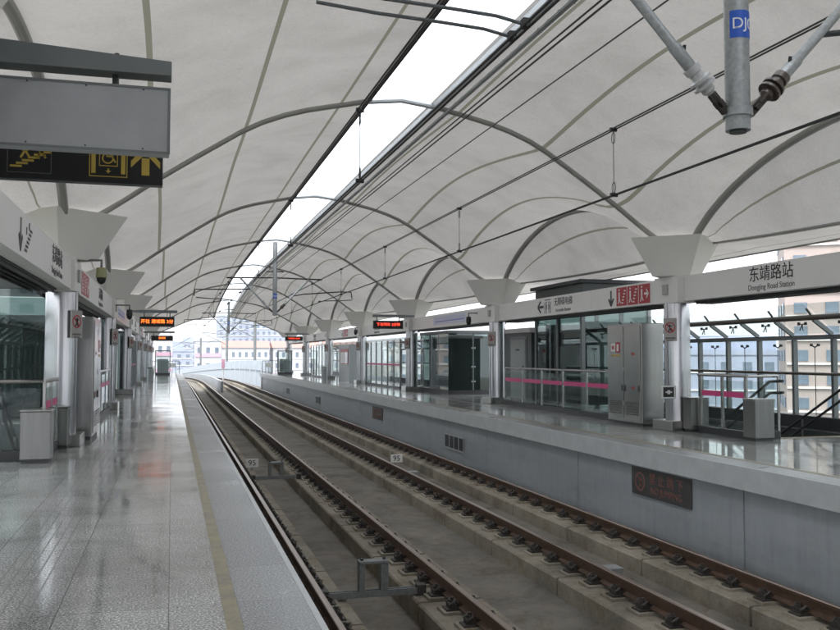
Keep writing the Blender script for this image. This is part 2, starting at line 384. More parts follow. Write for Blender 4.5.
for sx, lab in ((-1, 'low pale parapet beside the line beyond the left platform'), (1, 'pale blue noise barrier beyond the end of the right platform')):
    top = -.55 if sx < 0 else 1.0
    o = sweep('noise_barrier', [(0, ZB), (0, top), (.12*sx, top), (.12*sx, ZB)], [76.5]+FAR, ['parapet'], CX+sx*4.25 + (0 if sx < 0 else 0), kind=None)
    tag(o, label=lab, cat='barrier')
    if sx > 0:
        for k in range(8):
            y = 78+k*5.5; ox, oz = off(y); lbox('barrier_post', 'parapet', o, CX+4.1+ox, CX+4.245+ox, y, y+.12, ZB+oz, 1.0+oz)
        sweep('barrier_rail', [(-.06, -.02), (-.06, .04), (-.01, .04), (-.01, -.02)], [76.5]+FAR, ['greyframe'], CX+4.25, kind=None, parent=o)
o = sweep('centre_wall', [(-.09, ZB), (-.09, -.62), (.09, -.62), (.09, ZB)], [73, 76, 79]+FAR, ['wallpanel'], CX, kind=None)
tag(o, label='low grey dividing wall between the two tracks past the platform ends', cat='wall')
# ground far below the viaduct
struct(MB().box(-600, 600, -300, 900, -8.6, -8.0), 'ground', ['ground'])

# ------------------------------------------------------------------ tracks
RAILX = [1.55, 3.04, 4.99, 6.50]
rail_prof = [(-.070, 0), (-.070, .012), (-.010, .030), (-.009, .118), (-.034, .128), (-.035, .158), (-.028, .165), (.028, .165), (.035, .158), (.034, .128), (.009, .118), (.010, .030), (.070, .012), (.070, 0)]
rail_mi = [0]*14
for j in (6,): rail_mi[j] = 1
rail_mi[5] = 1; rail_mi[7] = 1
ZR = -1.255
def fastener_mb(mb, y=0, x=0, z=0, detail=True):
    mb.box(x-.245, x+.245, y-.135, y+.135, z-.055, z-.02, 0)
    mb.box(x-.205, x+.205, y-.085, y+.085, z-.02, z-.002, 1)
    for q in (-1, 1):
        mb.box(x+q*.075, x+q*.165, y-.065, y+.065, z-.002, z+.045, 1)
        mb.tube([(x+q*.12, y, z+.03), (x+q*.12, y, z+.105)], .021, 6, 1)
        if detail:
            mb.tube([(x+q*.12, y, z+.06), (x+q*.12, y, z+.08)], .036, 6, 1)
            for w in (-1, 1):
                mb.tube([(x+q*.165, y+w*.06, z+.035), (x+q*.11, y+w*.075, z+.08), (x+q*.055, y+w*.04, z+.034)], .015, 6, 1)
        mb.box(x+q*.014, x+q*.071, y-.04, y+.04, z+.018, z+.034, 1)
mbf = MB(); fastener_mb(mbf); FAST = mbf.mesh('rail_fastener', ['pad', 'clip'])
rail_words = ['nearest the left platform edge, first from the left', 'second from the left, right rail of the near track', 'third from the left, left rail of the far track', 'fourth from the left, beside the grey platform wall']
for k, x in enumerate(RAILX):
    ys = [-58, 5, 20, 40, 60, 76]+FAR
    prof = [(a, b+ZR) for a, b in rail_prof]
    o = sweep('running_rail', prof, ys, ['railside', 'railtop'], x, kind=None, mi=rail_mi)
    tag(o, label='rusty steel rail %s' % rail_words[k], cat='rail', group='running rails')
    y = 3.3
    for i in range(100):
        c = bpy.data.objects.new('rail_fastener', FAST); COL.objects.link(c); c.parent = o; c.location = (x, y+random.uniform(-.012, .012), ZR); y += .58
    mb = MB()
    while y < 130:
        ox, oz = off(y); fastener_mb(mb, y, x+ox, ZR+oz, False); y += .58
    mb.build('far_fasteners', ['pad', 'clip'], o)['kind'] = 'stuff'
# plinth blocks
BL = 2.32
def plinth_mesh():
    mb = MB(); w = .38; mb.poly([(-w, 0, 0), (w, 0, 0), (w, 0, .205), (w-.02, 0, .225), (-w+.02, 0, .225), (-w, 0, .205)], (0, BL-.05, 0))
    return mb.mesh('rail_plinth', ['plinth'])
PL = plinth_mesh()
prow = ['under the leftmost rail', 'under the second rail from the left', 'under the third rail from the left', 'under the fourth rail from the left']
for k, x in enumerate(RAILX):
    i = 0; y = 2.0 + .6*k
    while y < 95:
        ox, oz = off(y)
        c = bpy.data.objects.new('rail_plinth', PL); COL.objects.link(c); c.location = (x+ox, y, ZB+oz); 
        tag(c, label='low concrete plinth block in a row %s' % prow[k], cat='concrete block', group='concrete plinths '+prow[k])
        y += BL
# cross brackets, number plates and boxes on the track
def cross_bracket(x, y, w, tall, label):
    r = empty('cable_bracket', (x, y, -1.27), label=label, cat='bracket', group='steel cross brackets between the near rails')
    mb = MB().box(-w/2, w/2, -.045, -.025, 0, .06).box(-w/2, w/2, .025, .045, 0, .06).box(-w/2, w/2, -.045, .045, -.01, 0)
    mb.build('cross_bar', 'bracket', r)
    mb = MB().box(-.17, -.10, -.05, .05, .061, tall).box(.08, .17, -.05, .05, .061, tall).box(-.17, .17, -.07, .07, tall, tall+.035)
    mb.build('upright_frame', 'bracket', r, bevel=.006)
    mb = MB()
    for q in (-.13, .13): mb.tube([(q, 0, tall+.035), (q, 0, tall+.06)], .02, 6)
    mb.build('bolt', 'dark', r)
    lbox('end_clamp', 'clip', r, -w/2-.05, -w/2+.05, -.06, .06, -.02, .09); lbox('end_clamp', 'clip', r, w/2-.05, w/2+.05, -.06, .06, -.02, .09)
cross_bracket(2.22, 9.85, 1.12, .36, 'larger galvanised cross bracket with upright frame, nearest the camera between the rails')
cross_bracket(2.24, 19.7, 1.0, .33, 'small galvanised cross bracket farther along, just past the 95 plate')
for x, y, lab in ((1.87, 21.4, 'white 95 number plate beside the near track'), (5.42, 21.4, 'white 95 number plate between the rails of the far track')):
    r = empty('number_plate', (x, y, -1.30), label=lab, cat='plate', group='white plates reading 95')
    lbox('plate', 'plate', r, -.15, .15, 0, .02, .08, .28, bevel=.004); lbox('stand', 'galv', r, -.02, .02, .022, .04, -.2, .2)
    text('digits', '95', .19, 'letter', r, (0, -.003, .18), (R(90), 0, 0))
for x, y, lab in ((5.42, 10.3, 'grey steel junction box beside the fourth rail, nearest the camera'), (5.42, 20.0, 'grey steel junction box by the third rail near the 95 plate')):
    r = empty('junction_box', (x, y, -1.53), label=lab, cat='box', group='small grey track boxes')
    lbox('case', 'galv', r, -.13, .13, -.1, .1, 0, .24, bevel=.01); lbox('lid', 'galv', r, -.14, .14, -.11, .11, .241, .27, bevel=.005); lbox('foot', 'galv', r, -.3, -.131, -.08, .08, .0, .02)

# ------------------------------------------------------------------ signs and vents on the platform wall
def icon_ring(mb, c, r, w, T, B, n=24):
    # ring outline as flat prism facing -normal; c centre, T horizontal dir, B up dir
    k = len(mb.v); N_ = T.cross(B)
    for rr, dz in ((r, 0), (r-w, 0), (r-w, .003), (r, .003)):
        for i in range(n):
            a = 2*math.pi*i/n; mb.v.append(tuple(c + (T*math.cos(a)+B*math.sin(a))*rr + N_*dz))
    for q in range(4):
        for i in range(n): mb.face([k+q*n+i, k+q*n+(i+1) % n, k+((q+1) % 4)*n+(i+1) % n, k+((q+1) % 4)*n+i])
def wall_sign(y0, y1, z0, z1, lab):
    X = 7.19; r = empty('warning_sign', (X, (y0+y1)/2, z0), label=lab, cat='sign', group='dark warning signs on the platform wall')
    w = y1-y0; h = z1-z0
    lbox('plate', 'brown_plate', r, -.015, 0, -w/2, w/2, 0, h)
    # seen from the track (looking +x) the left end of the plate is at large y
    mb = MB(); T = Vector((0, -1, 0)); B = Vector((0, 0, 1)); c = Vector((-.0185, w/2-.27, h/2))
    icon_ring(mb, c, .15, .025, T, B)
    mb.bar(c+T*-.1+B*.1, c+T*.1+B*-.1, .004, .02)
    mb.bar(c+B*.06, c+B*-.03+T*.02, .004, .04); mb.bar(c+B*-.03+T*.02, c+B*-.10+T*-.05, .004, .025); mb.bar(c+B*-.03+T*.02, c+B*-.09+T*.08, .004, .025); mb.bar(c+B*.04+T*-.06, c+B*.04+T*.07, .004, .02)
    mb.build('pictogram', 'brown_letter', r)
    text('chinese_text', '禁 止 跳 下', .2, 'brown_letter', r, (-.018, -.17, h*.66), (R(90), 0, R(-90)))
    text('english_text', 'NO JUMPING', .15, 'brown_letter', r, (-.018, -.17, h*.26), (R(90), 0, R(-90)))
wall_sign(11.17, 12.86, -.77, -.34, 'dark plate with brown no jumping text, nearest the camera on the far platform wall')
wall_sign(30.4, 32.0, -.86, -.42, 'dark warning plate on the far platform wall, about midway along')
def wall_vent(y0, y1, z0, z1, lab):
    r = empty('wall_vent', (7.188, (y0+y1)/2, z0), label=lab, cat='vent', group='small vents in the platform wall'); w = y1-y0; h = z1-z0
    lbox('vent_back', 'dark', r, -.008, 0, -w/2, w/2, 0, h)
    mb = MB().box(-.02, -.0085, -w/2-.02, w/2+.02, -.02, .02).box(-.02, -.0085, -w/2-.02, w/2+.02, h-.02, h+.02)
    for k in range(5): mb.box(-.019, -.0085, -w/2+k*w/4-.015, -w/2+k*w/4+.015, .021, h-.021)
    mb.build('vent_frame', 'tube', r)
wall_vent(21.4, 23.0, -1.03, -.67, 'grey framed vent low in the far platform wall, nearest of three')
wall_vent(44.0, 45.4, -1.0, -.62, 'small framed vent in the far platform wall, middle of three')
wall_vent(56.0, 57.5, -1.0, -.60, 'small framed vent in the far platform wall, farthest of three')

# ------------------------------------------------------------------ canopy
RIBP = [(.55, 6.03), (1.05, 5.91), (1.6, 5.80), (2.1, 5.66), (2.75, 5.38), (3.1, 5.13), (3.5, 4.88), (3.95, 4.58), (4.6, 4.13), (5.1, 3.74), (5.57, 3.62)]
def lerp_prof(d):
    if d <= RIBP[0][0]: return RIBP[0][1] + .0
    for (a, ha), (b, hb) in zip(RIBP, RIBP[1:]):
        if d <= b: t = (d-a)/(b-a); return ha+(hb-ha)*t
    return RIBP[-1][1]
# smooth it
def rib_h(d): return sum(lerp_prof(d+k*.13) for k in (-2, -1, 0, 1, 2))/5 if d > .8 else lerp_prof(d)
def drop(d, y): D = 1.35*max(0, (y-45)/30.0)**2; return D*(1-.80*min(1, (d/5.57))**2)
def arch_add(y):                       # extra height of the longitudinal arch above the capitals at y
    t = ((y - Y0) % BAY)
    u = (t - BAY/2)/(BAY/2-.62)
    return 1.42*max(0, 1-abs(u)**2)**.78 if abs(u) < 1 else 0.0
def surf(d, y):
    q = min(1, d/5.57); w = q**2.3; t = ((y-Y0) % BAY)/BAY; sm_ = 1.42*math.sin(math.pi*t)**1.3; A_ = arch_add(y)*q**3 + sm_*(1-q**3)
    bump = .05*math.sin(math.pi*((y-Y0) % BAY)/BAY)*math.sin(math.pi*min(1, d/5.57))
    return rib_h(d) + A_*w + bump - drop(d, y)
canopy = empty('station_canopy', (CX, 0, 0), label='white tensile membrane canopy with steel ribs and a central skylight over both platforms', cat='canopy')
dl = [.55, .8, 1.05, 1.35, 1.7, 2.1, 2.5, 2.85, 3.2, 3.6, 4.0, 4.4, 4.75, 5.1, 5.35, 5.57]
bays = [(YC[0]-BAY*(k+1), YC[0]-BAY*k) for k in (6, 5, 4, 3, 2, 1, 0)] + list(zip(YC, YC[1:]))
for (ya, yb) in bays:
    n = 26
    for s in (-1, 1):
        P = []; uvs = []
        for i in range(n+1):
            y = ya+(yb-ya)*i/n; t = i/n; row = []
            for d in dl:
                row.append((s*d, y, surf(d, y)))
                q = (d-.55)/5.02
                wig = .045*(1-(2*t-1)**2)*math.sin(math.pi*q)**1.0 * .45
                uvs.append((q + wig, y))
            P.append(row)
        MB().grid(P).build('membrane_panel', 'membrane', canopy, smooth=True, uvs=uvs)
        P = []; uvs = []
        for i in range(n+1):
            y = ya+(yb-ya)*i/n; t = i/n; bul = 1-(2*t-1)**2; row = []
            d1 = 6.15+.75*bul**.7
            zt = surf(5.57, y); z1 = 3.66 - drop(5.57, y)
            for q in range(7):
                a = q/6; d = 5.57+(d1-5.57)*a; z = zt+(z1-zt)*(a**1.15)
                row.append((s*d, y, z)); uvs.append((a*.45+.25, y))
            P.append(row)
        MB().grid(P).build('membrane_panel', 'membrane', canopy, smooth=True, uvs=uvs)
        P = []; L1 = []; uvs = []
        for i in range(n+1):
            y = ya+(yb-ya)*i/n; t = i/n; bul = 1-(2*t-1)**2; d1 = 6.15+.75*bul**.7; z1 = 3.655-drop(5.57, y)
            L1.append((s*d1, y, z1)); P.append([(s*d1, y, z1-.0), (s*(d1+8.0)/2, y, z1-.0), (s*8.0, y, z1-.04)]); uvs += [(.02, y), (.3, y), (.6, y)]
        MB().grid(P).build('eave_panel', 'membrane', canopy, smooth=True, uvs=uvs)
        MB().tube(L1, .035, 6).build('edge_tube', 'rib', canopy, smooth=True)
        MB().tube([(p[2][0], p[2][1], p[2][2]) for p in P], .03, 6).build('edge_tube', 'rib', canopy, smooth=True)
        # longitudinal arch
        A = []
        for i in range(0, 41):
            u = -1+2*i/40; uu = math.sin(u*math.pi/2); y = (ya+yb)/2+uu*(BAY/2-.62); A.append((s*5.57, y, surf(5.57, y)-.05))
        MB().tube(A, .072, 10).build('edge_arch', 'rib', canopy, smooth=True)
    # skylight sheet over the bay
    dr0, dr1 = drop(0, ya), drop(0, yb)
    mb = MB(); P = []
    for i in range(7):
        y = ya+.09+(yb-ya-.18)*i/6; P.append([(-.54, y, 6.10-drop(0, y)), (0, y, 6.2-drop(0, y)), (.54, y, 6.10-drop(0, y))])
    mb.grid(P).build('skylight_panel', 'skylight', canopy)
for y in [b_[0] for b_ in bays[:7]]+YC:
    pts = []
    for s in (-1, 1):
        ds = [5.2, 5.0, 4.7, 4.4, 4.0, 3.6, 3.2, 2.85, 2.5, 2.1, 1.7, 1.3, .95, .6]
        rp = [(s*d, y, surf(d, y)-.03) for d in ds]
        MB().tube(rp, .052, 10).build('arch_rib', 'rib', canopy, smooth=True)
    z = 6.0-drop(0, y)
    MB().tube([(-.6, y, z-.02), (0, y, z+.05), (.6, y, z-.02)], .055, 10).build('skylight_rib', 'tube', canopy, smooth=True)
yl = [bays[0][0]+k*(YC[-1]-bays[0][0])/60 for k in range(61)]
MB().tube([(.68, y, 6.00-drop(.6, y)) for y in yl], .10, 10).build('ridge_tube', 'tube', canopy, smooth=True)
MB().tube([(-.60, y, 6.0-drop(.6, y)) for y in yl], .045, 6).build('ridge_tube', 'dark', canopy, smooth=True)
mb = MB()
for a, b in zip(yl, yl[1:]):
    mb.bar((.84, a, 5.86-drop(.6, a)), (.84, b, 5.86-drop(.6, b)), .07, .03)
mb.build('cable_tray', 'tube', canopy)
mb = MB(); y = yl[0]
while y < YC[-1]:
    mb.bar((.80, y, 5.885-drop(.6, y)), (.88, y, 5.84-drop(.6, y)), .025, .015); y += .33
tag(mb.build('tray_rungs', 'plate', canopy), kind='stuff')
for k, (dx, dz, rr) in enumerate(((.98, 5.70, .014), (1.04, 5.66, .014), (1.10, 5.72, .01))):
    o = MB().tube([(CX+dx, y, dz-drop(.6, y)) for y in yl], rr, 5).build('power_cable', 'wire')
    tag(o, label='black power cable running along the right edge of the skylight, one of three', cat='cable', group='cables along the right of the skylight')
o = MB().tube([(CX-.72, y, 5.86-drop(.6, y)) for y in yl], .012, 5).build('power_cable', 'wire'); tag(o, label='black power cable running along the left edge of the skylight', cat='cable')

# ------------------------------------------------------------------ columns
def arrow_poly(pts, c, T, B, dep, mb):
    N_ = T.cross(B).normalized()
    mb.poly([c+T*a+B*b for a, b in pts], N_*dep)
def make_column(s, y, n):
    words = ['just outside the frame edge', 'nearest', 'second', 'third', 'fourth', 'fifth', 'sixth', 'seventh'][n+1]
    r = empty('platform_column', (SX(s, COLD + (.08 if s < 0 else 0)), y, 0), label='round stainless column with a flared white capital, %s of the row on the %s platform' % (words, SIDE[s]), cat='column', group='stainless columns on the %s platform' % SIDE[s])
    MB().tube([(0, 0, .18), (0, 0, 2.478)], .245, 40).build('shaft', 'steelcol', r, smooth=True)
    lbox('base', 'steel', r, -.35, .35, -.33, .36, 0, .19, bevel=.012)
    # thin V capital: long along the track, thin across it
    dz = drop(5.57, y)*.9
    def ring(z, hl, hw, dx=0): return [(-hw, -hl, z), (hw, -hl, z), (hw, hl, z), (-hw, hl, z)]
    mb = MB(); a = [(-.53, 0, 2.972), (0, -.48, 2.972), (.53, 0, 2.972), (0, .48, 2.972)]; b = [(-1.0, 0, 3.72-dz), (0, -.86, 3.72-dz), (1.0, 0, 3.72-dz), (0, .86, 3.72-dz)]
    mb.v += a+b
    for i in range(4): mb.face([i, (i+1) % 4, 4+(i+1) % 4, 4+i])
    mb.face([3, 2, 1, 0]); mb.face([4, 5, 6, 7])
    mb.build('capital', 'capital', r, bevel=.012)
    lbox('beam_box', 'white', r, -.24, .24, -.42, .42, 2.455, 2.97, bevel=.008)
    # prohibition plate turned a little to the track
    a = -s*R(58)
    p = MB().box(-.135, .135, -.29, -.275, 1.72, 2.16).build('notice_plate', 'noticegrey', r, rz=a)
    mb = MB(); T = Vector((1, 0, 0)); B = Vector((0, 0, 1)); c = Vector((0, -.2915, 1.98))
    icon_ring(mb, c, .105, .018, T, B); mb.bar(c+T*-.072+B*.072, c+T*.072-B*.072, .004, .022)
    q = mb.build('red_ring', 'red', p)
    mb = MB(); mb.bar(c+B*.06, c-B*.02, .004, .035); mb.bar(c-B*.02, c-B*.08+T*.035, .004, .02); mb.bar(c-B*.02, c-B*.08-T*.035, .004, .02); mb.bar(c+B*.03-T*.05, c+B*.03+T*.05, .004, .016)
    mb.build('figure', 'letter', p)
    mb = MB().box(-.1, .1, -.2945, -.2905, 1.76, 1.79).box(-.07, .07, -.2945, -.2905, 1.72, 1.74); mb.build('caption', 'grey_letter', p)
    if n >= 0:
        lbox('switch_box', 'noticegrey', r, -s*.275, -s*.241, -.1, .08, 2.62, 2.82, bevel=.006)
for n, y in enumerate(YC):
    for s in (-1, 1): make_column(s, y, n-1)

# ------------------------------------------------------------------ fascia beams with lettering
def make_beam(s):
    d0 = 5.47; d1 = 5.67
    r = empty('sign_beam', (SX(s, d0), 0, 2.48), label='long white sign beam with station lettering along the %s platform columns' % SIDE[s], cat='beam')
    ys = [-14.5]+YC[:]
    for a, b in zip([YC[0]-BAY]+YC, YC):
        pass
    edges = [YC[0]-BAY*2, YC[0]-BAY]+YC
    for a, b in zip(edges, edges[1:]):
        m = 3; step = (b-a-.84)/m
        for k in range(m):
            lbox('beam_panel', 'white', r, 0, s*.20, a+.42+k*step+.004, a+.42+(k+1)*step-.004, 0, .48, bevel=.003)
    mb = MB()
    for a, b in zip(edges, edges[1:]):
        mb.box(s*.21, s*.62, a+.45, b-.45, -.02, .10)
        for k in range(4): mb.box(s*(.24+k*.1), s*(.27+k*.1), a+.45, b-.45, -.06, -.021)
    mb.build('cable_trough', 'dark', r)
    # writing faces the track
    rot = (R(90), 0, R(-90)) if s > 0 else (R(90), 0, R(90)); T = Vector((0, -1, 0)) if s > 0 else Vector((0, 1, 0)); B = Vector((0, 0, 1))
    f = -s*.003
    def station(y):
        text('station_name', '东靖路站', .275, 'letter', r, (f, y, .30), rot, sx=1.02)
        text('station_name_english', 'Dongjing Road Station', .135, 'grey_letter', r, (f, y, .095), rot, sx=.95)
    def down_arrow(mb, c):
        mb.bar(c+B*.16, c-B*.16, .003, .06); mb.bar(c-B*.18, c+T*.11-B*.02, .0035, .055); mb.bar(c-B*.18, c-T*.11-B*.02, .004, .055)
    def exit_sign(y):
        c = Vector((f, y, .24)); mb = MB(); down_arrow(mb, c - T*.88); mb.build('down_arrow', 'letter', r)
        for k in range(3):
            q = c + T*(-.40+.48*k); MB().poly([q-T*.225-B*.2, q+T*.225-B*.2, q+T*.225+B*.2, q-T*.225+B*.2], T.cross(B)*.003).build('exit_tile', 'red', r)
            q = q + T.cross(B)*.0045; mb = MB()
            mb.bar(q-T*.10+B*.10, q-T*.10-B*.04, .003, .055); mb.bar(q-T*.10-B*.04, q-T*.15-B*.15, .003, .03); mb.bar(q-T*.10-B*.04, q-T*.04-B*.14, .003, .03); mb.bar(q-T*.10+B*.13, q-T*.10+B*.165, .003, .045)
            if k < 2:
                for w in range(5): mb.bar(q+T*(.0+.028*w)+B*(-.14+.065*w), q+T*(.075+.028*w)+B*(-.14+.065*w), .003, .028)
            else: mb.bar(q+T*.0, q+T*.16, .003, .05); mb.bar(q+T*.08+B*.09, q+T*.165, .003, .03); mb.bar(q+T*.08-B*.09, q+T*.165, .003, .03)
            mb.build('exit_figure', 'whitelabel', r)
    def lift_sign(y):
        c = Vector((f, y, .24)); mb = MB()
        mb.bar(c-T*1.12, c-T*.78, .003, .07); mb.bar(c-T*1.16, c-T*.96+B*.15, .0035, .06); mb.bar(c-T*1.16, c-T*.96-B*.15, .004, .06)
        mb.build('left_arrow', 'letter', r)
        mb = MB()
        for w in (-.70, -.34): mb.bar(c+T*w-B*.18, c+T*w+B*.11, .003, .03)
        for w in (-.60, -.44): mb.bar(c+T*w-B*.08, c+T*w+B*.06, .003, .06); mb.bar(c+T*w+B*.08, c+T*w+B*.12, .003, .05); mb.bar(c+T*w-B*.18, c+T*w-B*.08, .003, .025)
        mb.bar(c-T*.70+B*.17, c-T*.34+B*.17, .003, .022)
        mb.build('lift_pictogram', 'letter', r)
        yy = y+(-.42 if s > 0 else .42)
        text('lift_text', '无障碍电梯', .225, 'letter', r, (f, yy, .31), rot, sx=.95)
        text('lift_text_english', 'Accessible Elevator', .12, 'grey_letter', r, (f, yy, .11), rot, sx=.95)
    def stairs_sign(y):
        c = Vector((f, y, .24)); mb = MB(); down_arrow(mb, c - T*.36); mb.build('down_arrow', 'letter', r)
        mb = MB()
        for w in range(6): mb.bar(c+T*(-.1+.07*w)+B*(-.15+.05*w), c+T*(.06+.07*w)+B*(-.15+.05*w), .003, .03)
        for w in (.02, .2): q = c+T*w; mb.bar(q+B*(.02+w*.4), q+B*(.10+w*.4), .003, .05)
        mb.build('stairs_pictogram', 'letter', r)
    def line_map(y):
        mb = MB(); c = Vector((f, y, .24))
        p = MB().poly([c-T*1.9-B*.15, c+T*1.9-B*.15, c+T*1.9+B*.17, c-T*1.9+B*.17], T.cross(B)*.002).build('line_map', 'map_ground', r)
        c = c + T.cross(B)*.004
        mb.bar(c-T*1.7-B*.03, c+T*1.7-B*.03, .002, .03)
        for k in range(21): mb.bar(c+T*(-1.65+.165*k)-B*.06, c+T*(-1.65+.165*k)+B*.0, .003, .04)
        for k in range(21): mb.bar(c+T*(-1.65+.165*k)+B*.03, c+T*(-1.60+.165*k)+B*.11, .002, .014)
        mb.build('line_diagram', 'map_blue', p)
    if s > 0:
        station(12.25); exit_sign(16.8); lift_sign(20.6); line_map(29.6); station(41.0); exit_sign(49); station(60); lift_sign(70)
    else:
        stairs_sign(10.3); station(13.0); exit_sign(17.0); station(20.7); line_map(29); station(40); exit_sign(49); station(59)
make_beam(1); make_beam(-1)

# ------------------------------------------------------------------ platform furniture, mirrored on both sides
def balustrade(s, d, y0, y1, lab, posts, wing=None):
    r = empty('glass_balustrade', (SX(s, d), y0, 0), label=lab, cat='balustrade')
    L_ = y1-y0
    lbox('kick_plate', 'dark', r, -.03, .03, 0, L_, 0, .13)
    MB().tube([(0, -.02, 1.08), (0, L_+.02, 1.08)], .028, 10).build('handrail', 'steel', r, smooth=True)
    for k in range(posts):
        y = .05+(L_-.1)*k/(posts-1); MB().box(-.02, .02, y-.03, y+.03, .131, 1.055).build('post', 'steel', r, bevel=.004)
    for k in range(posts-1):
        a = .05+(L_-.1)*k/(posts-1)+.045; b = .05+(L_-.1)*(k+1)/(posts-1)-.045
        MB().box(-.006, .006, a, b, .16, .99).build('glass_pane', 'glass', r)
        for q in (-s*.0085,):
            MB().box(q-.0015, q+.0015, a, b, .70, .80).build('pink_stripe', 'pink', r)
    if wing:
        lbox('kick_plate', 'dark', r, s*.04, s*wing, -.03, .03, 0, .13)
        MB().tube([(0, -.0, 1.08), (s*wing, 0, 1.08)], .026, 10).build('handrail', 'steel', r, smooth=True)
        MB().box(s*.05, s*(wing-.04), -.006, .006, .16, .99).build('glass_pane', 'glass', r)
        MB().tube([(s*wing, 0, 0), (s*wing, 0, 1.08)], .026, 10).build('post', 'steel', r, smooth=True)
    return r
def steel_box(s, d0, d1, y0, y1, h, lab):
    r = empty('steel_end_box', (SX(s, (d0+d1)/2), (y0+y1)/2, 0), label=lab, cat='steel box', group='stainless boxes at the stair balustrades')
    w = abs(d1-d0)/2; l = (y1-y0)/2
    lbox('plinth', 'dark', r, -w+.015, w-.015, -l+.015, l-.015, 0, .05); lbox('body', 'steelbox', r, -w, w, -l, l, .05, h-.012, bevel=.01); lbox('lid', 'steel', r, -w-.008, w+.008, -l-.008, l+.008, h-.01, h+.012, bevel=.006)
def furniture(s):
    side = SIDE[s]; nm = 'on the %s platform' % side
    steel_box(s, 5.46, 5.84, 14.58, 14.86, .64, 'low stainless box at the foot of the nearest column %s' % nm)
    steel_box(s, 5.48, 5.86, 12.72, 13.05, .70, 'low stainless box at the near end of the stair balustrade %s' % nm)
    balustrade(s, 5.62, 13.1, 14.55, 'short glass balustrade with pink stripe at the head of the stairs %s' % nm, 3, wing=.62)
    balustrade(s, 5.50, 17.6, 24.3, 'long glass balustrade with pink stripe behind the steel cabinet %s' % nm, 6)
    # stainless equipment cabinet
    r = empty('equipment_cabinet', (SX(s, 5.22), 15.95, 0), label='tall stainless equipment cabinet with red fire notice %s' % nm, cat='cabinet')
    lbox('body', 'steel', r, 0, s*.5, 0, 1.45, .06, 2.1, bevel=.01); lbox('plinth', 'dark', r, s*.03, s*.47, .03, 1.42, 0, .06)
    lbox('door', 'steel', r, -s*.018, -s*.001, .05, .70, .12, 2.05, bevel=.005); lbox('door', 'steel', r, -s*.018, -s*.001, .74, 1.40, .12, 2.05, bevel=.005)
    for yy in (.09, .66, .78): 
        lbox('hinge', 'dark', r, -s*.03, -s*.019, yy-.012, yy+.012, .7, .82)
    p = lbox('fire_notice', 'red', r, -s*.022, -s*.019, .86, 1.04, 1.50, 1.72); lbox('fire_notice', 'plate', r, -s*.022, -s*.019, 1.07, 1.24, 1.52, 1.70)
    MB().box(-s*.0255, -s*.0225, 1.11, 1.20, 1.57, 1.65).build('extinguisher_figure', 'red', r)
    MB().box(-s*.0255, -s*.0225, .91, .99, 1.53, 1.68).build('extinguisher_figure', 'whitelabel', r)
    lbox('notice_caption', 'gold', r, -s*.022, -s*.019, .86, 1.24, 1.42, 1.46)
    for (a, b) in ((.12, .62), (.82, 1.32)):
        mbv = MB()
        for k in range(7): mbv.box(-s*.024, -s*.0185, a, b, .22+.04*k, .237+.04*k)
        mbv.build('vent', 'dark', r)
    for zz in (.4, 1.1, 1.8):
        lbox('side_hinge', 'galv', r, -s*.026, -s*.0185, .71, .73, zz, zz+.09)
    for zz in (.75, 1.45): lbox('door_label', 'redoff', r, -s*.022, -s*.019, .25, .38, zz, zz+.05)
    # stairs down
    mb = MB(); n = 24
    for k in range(n): mb.box(SX(s, 6.15), SX(s, 8.05), 13.3+.3*k, 13.3+.3*(k+1), -.17*(k+1)-.25, -.17*(k+1) - .002*0)
    mb.box(SX(s, 6.15), SX(s, 8.05), 13.0, 13.3, -.3, -.002)
    o = mb.build('staircase', 'plinth'); tag(o, label='concrete stairs going down beside the glass wall %s' % nm, cat='stairs')
    mb = MB().box(SX(s, 5.66), SX(s, 5.72), 13.02, 20.58, -4.4, -.31).box(SX(s, 8.06), SX(s, 8.16), 13.02, 20.58, -4.4, -.02).box(SX(s, 5.73), SX(s, 8.05), 20.5, 20.58, -4.4, -.02).box(SX(s, 5.66), SX(s, 8.3), 13.02, 20.58, -4.6, -4.41)
    o = mb.build('stair_well', 'room'); tag(o, kind='structure')
    for d, w in ((6.22, 'inner'), (7.98, 'outer')):
        r = empty('stair_handrail', (SX(s, d), 13.3, 0), label='%s inclined double tube handrail of the stairs %s' % (w, nm), cat='handrail', group='stair handrails')
        sl = .17/.3
        for hh in (.98, .78): MB().tube([(0, -.35, hh+.02), (0, 0, hh), (0, 5.5, hh-5.5*sl)], .026, 8).build('rail', 'dark', r, smooth=True)
        for k in range(5): MB().tube([(0, .15+k*1.2, -.1-(.15+k*1.2)*sl-.1), (0, .15+k*1.2, .97-(.15+k*1.2)*sl)], .02, 8).build('post', 'greyframe', r, smooth=True)
    # glass outer wall
    def gwall(y0, y1, n, lab):
        r = empty('glass_screen_wall', (SX(s, 8.37), y0, 0), label=lab, cat='glass wall', group='glass screen walls on the outer side of the platforms')
        st = (y1-y0)/n
        lbox('curb', 'dark', r, -s*.22, s*.06, 0, y1-y0, 0, .25)
        lbox('transom', 'greyframe', r, -.05, .05, 0, y1-y0, 1.755, 1.845)
        MB().tube([(-s*.50, -.1, 2.17), (-s*.50, y1-y0+.1, 2.17)], .055, 12).build('top_tube', 'brass', r, smooth=True)
        MB().tube([(-s*.14, 0, 1.08), (-s*.14, y1-y0, 1.08)], .03, 8).build('handrail', 'brass', r, smooth=True)
